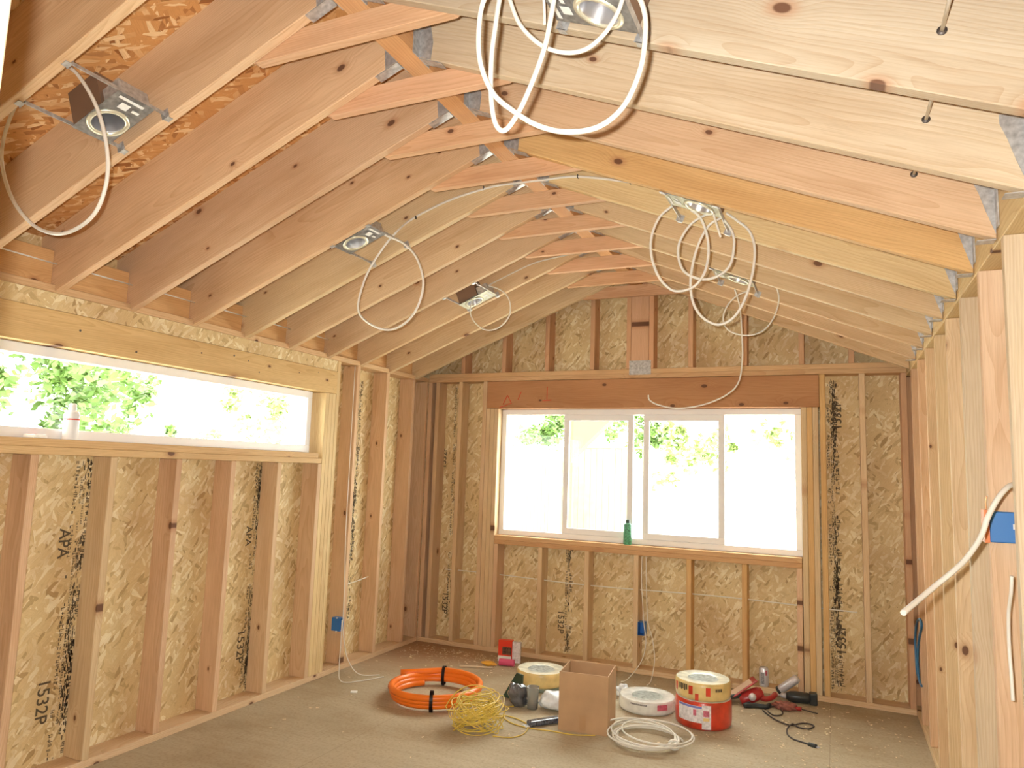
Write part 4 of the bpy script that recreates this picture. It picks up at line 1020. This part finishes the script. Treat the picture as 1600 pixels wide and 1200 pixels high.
o = board('wood_offcut', (.72, 5.10, .001), 'X', .26, .02, .012, PALEW, 'thin pale wood stick lying on floor behind the orange coil', 'wood stick'); o.rotation_euler = (0, 0, .35)
# saw with cord
sx = on(1168, 1100, 'Z', 0); t = thing('reciprocating_saw', 'dark red corded saw lying on the floor right of the reels', 'saw', (sx.x, sx.y, 0), .35)
bm = bmesh.new(); lathe(bm, [(0, -.085), (.035, -.085), (.042, -.06), (.045, 0), (.042, .05), (.030, .075), (0, .08)], 24, Matrix.Translation((.03, 0, .055)) @ Matrix.Rotation(1.15, 4, 'Y')); finish('motor_body', bm, RED, t)
bm = bmesh.new(); box(bm, -.125, -.055, -.006, .125, .055, .006, mat=Matrix.Translation((-.04, .03, .088)) @ Matrix.Rotation(-.62, 4, 'Y')); bevel(bm, .004, 2); finish('shoe_plate', bm, RED, t)
bm = bmesh.new(); box(bm, -.09, -.045, .0065, .09, .045, .0075, mat=Matrix.Translation((-.04, .03, .088)) @ Matrix.Rotation(-.62, 4, 'Y')); finish('wood_dust_face', bm, plain('dusty_plate', (.72, .52, .38), .6), t)
bm = bmesh.new(); tube(bm, spline([Vector((-.20, -.02, .016)), Vector((-.15, -.015, .028)), Vector((-.10, -.01, .045)), Vector((-.03, 0, .055))], 5), .016, 10); finish('front_grip', bm, BLACKP, t)
bm = bmesh.new(); tube(bm, spline([Vector((.06, -.01, .06)), Vector((.11, -.02, .045)), Vector((.16, .0, .05)), Vector((.20, .05, .06))], 5), .018, 10); finish('rear_handle', bm, RED, t)
bm = bmesh.new(); tube(bm, spline([Vector((.0, -.06, .02)), Vector((-.04, -.09, .016)), Vector((.03, -.08, .017)), Vector((.10, -.09, .017)), Vector((.13, -.06, .02))], 5), .015, 10); finish('battery_grip', bm, BLACKP, t)
bm = bmesh.new(); lathe(bm, [(0, -.01), (.022, -.01), (.026, 0), (.02, .012), (0, .014)], 20, Matrix.Translation((.02, -.052, .062)) @ Matrix.Rotation(PI/2, 4, 'X')); finish('gear_cap', bm, SILVER, t)
inv = (Matrix.Translation((sx.x, sx.y, 0)) @ Matrix.Rotation(.35, 4, 'Z')).inverted()
cpts = [inv @ on(px, py, 'Z', .006) for px, py in [(1192, 1110), (1202, 1118), (1215, 1126), (1235, 1133), (1252, 1130), (1265, 1131), (1272, 1136), (1262, 1139), (1247, 1136), (1238, 1133), (1230, 1139), (1231, 1148), (1240, 1155), (1252, 1159), (1264, 1163)]]
cpts[6].z += .004; cpts[9].z += .008
bm = bmesh.new(); tube(bm, spline(cpts, 6), .0045, 8); tube(bm, spline([inv @ on(px, py, 'Z', .006) for px, py in [(1195, 1108), (1208, 1104), (1220, 1108), (1222, 1116), (1210, 1118), (1200, 1112)]], 6), .0045, 8)
cd_ = finish('power_cord', bm, CORD, t)
a = cpts[-2]; b = cpts[-1]; d = (b-a).normalized()
bm = bmesh.new(); tube(bm, [b, b+d*.012, b+d*.035, b+d*.045], .013, 10); finish('plug', bm, BLACKP, cd_)
bm = bmesh.new(); sd = d.cross(Vector((0, 0, 1)))
for s in (-1, 1): tube(bm, [b+d*.045+sd*.006*s, b+d*.062+sd*.006*s], .0025, 6)
finish('plug_prongs', bm, SILVER, cd_)
# black drill
p = on(1243, 1097, 'Z', 0)
t = thing('power_drill', 'black corded drill lying against the bottom plate below the tilted can', 'drill', (p.x, p.y-.02, 0), .12)
bm = bmesh.new(); lathe(bm, [(0, -.10), (.028, -.10), (.036, -.08), (.038, 0), (.034, .035), (.022, .06), (0, .062)], 20, Matrix.Translation((0, 0, .040)) @ Matrix.Rotation(-PI/2, 4, 'Y')); finish('drill_body', bm, BLACKP, t)
bm = bmesh.new(); lathe(bm, [(0, 0), (.018, 0), (.016, .03), (.006, .04), (.004, .10), (0, .10)], 14, Matrix.Translation((-.06, 0, .04)) @ Matrix.Rotation(-PI/2, 4, 'Y')); finish('chuck_and_bit', bm, SILVER, t)
bm = bmesh.new(); box(bm, .09, -.03, .002, .14, .03, .082); bevel(bm, .008, 2); finish('grip_end', bm, BLACKP, t)
p = on(1255, 1112, 'Z', 0)
t = thing('screwdriver', 'small dark screwdriver lying in front of the black drill', 'screwdriver', (p.x, p.y, 0), -.15)
bm = bmesh.new(); tube(bm, [Vector((-.07, 0, .014)), Vector((-.01, 0, .014))], .013, 10); finish('handle', bm, RED, t)
bm = bmesh.new(); tube(bm, [Vector((-.01, 0, .013)), Vector((.09, 0, .006))], .004, 8); finish('shaft', bm, CORD, t)
p = on(1205, 1108, 'Z', 0)
t = thing('tool_pouch', 'dusty red and grey pouch heaped beside the saw', 'pouch', (p.x+.07, p.y+.05, 0), .2)
blob('pouch_body', plain('dusty_red_cloth', (.34, .12, .09), .8, noise=.5, nscale=30), t, (0, 0, .02), (.07, .05, .035), 33, .25)
# cans on the bottom plate of the end wall
t = thing('spray_can', 'silver can standing on the end wall bottom plate behind the saw', 'can', (2.90, D+.035, .0385))
bm = bmesh.new(); lathe(bm, [(0, 0), (.029, 0), (.032, .005), (.033, .01), (.033, .115), (.027, .128), (.026, .132), (0, .130)], 28); finish('can_body', bm, SILVER, t)
va2 = math.atan2(-5.7, .5); arc_label(t, 'can_print', plain('grey_can_print', (.33, .33, .36), .4, noise=.6, nscale=90), .0335, va2-.7, va2+.1, .02, .10); arc_label(t, 'red_print', PK, .0335, va2+.3, va2+.7, .08, .115)
t = thing('spray_can', 'silver can tilted on its side against the trimmer studs', 'can', (3.005, D-.035, .040))
t.rotation_euler = (0, math.radians(50), math.radians(-10))
bm = bmesh.new(); lathe(bm, [(0, 0), (.028, 0), (.029, .01), (.029, .155), (.022, .170), (0, .172)], 28); finish('can_body', bm, SILVER, t)
bm = bmesh.new(); lathe(bm, [(.0295, -.004), (.0305, 0), (.0305, .014), (.0295, .016), (0, -.004)], 24); finish('can_rim', bm, BLACKP, t)
# small debris
bm = bmesh.new(); rnd = random.Random(5)
for i in range(900):
    if i < 420: x, y = rnd.gauss(.55, .45), 5.55-abs(rnd.gauss(0, .25))
    elif i < 760: x, y = rnd.gauss(3.2, .4), rnd.uniform(4.2, 5.5)
    else: x, y = rnd.uniform(.1, 3.7), rnd.uniform(3.4, 5.5)
    if not (.03 < x < W-.05 and 3 < y < 5.62): continue
    s = rnd.uniform(.003, .011); a = rnd.uniform(0, 6); M = Matrix.Translation((x, y, .001)) @ Matrix.Rotation(a, 4, 'Z') @ Matrix.Rotation(rnd.uniform(-.3, .3), 4, 'X')
    box(bm, -s, -s*.4, 0, s, s*.4, .0012, mat=M)
o = finish('wood_chips', bm, CHIP); o['kind'] = 'stuff'; tag(o, 'scattered pale wood chips and sawdust on the floor', 'wood chips')
p = on(553, 1082, 'Z', 0)
bm = bmesh.new(); box(bm, -.022, -.014, .001, .022, .014, .009, mat=Matrix.Rotation(.5, 4, 'Z')); o = finish('wood_offcut', bm, PAPERW); o.location = (p.x, p.y, 0)
tag(o, 'small white offcut lying on floor left of the orange coil', 'offcut')
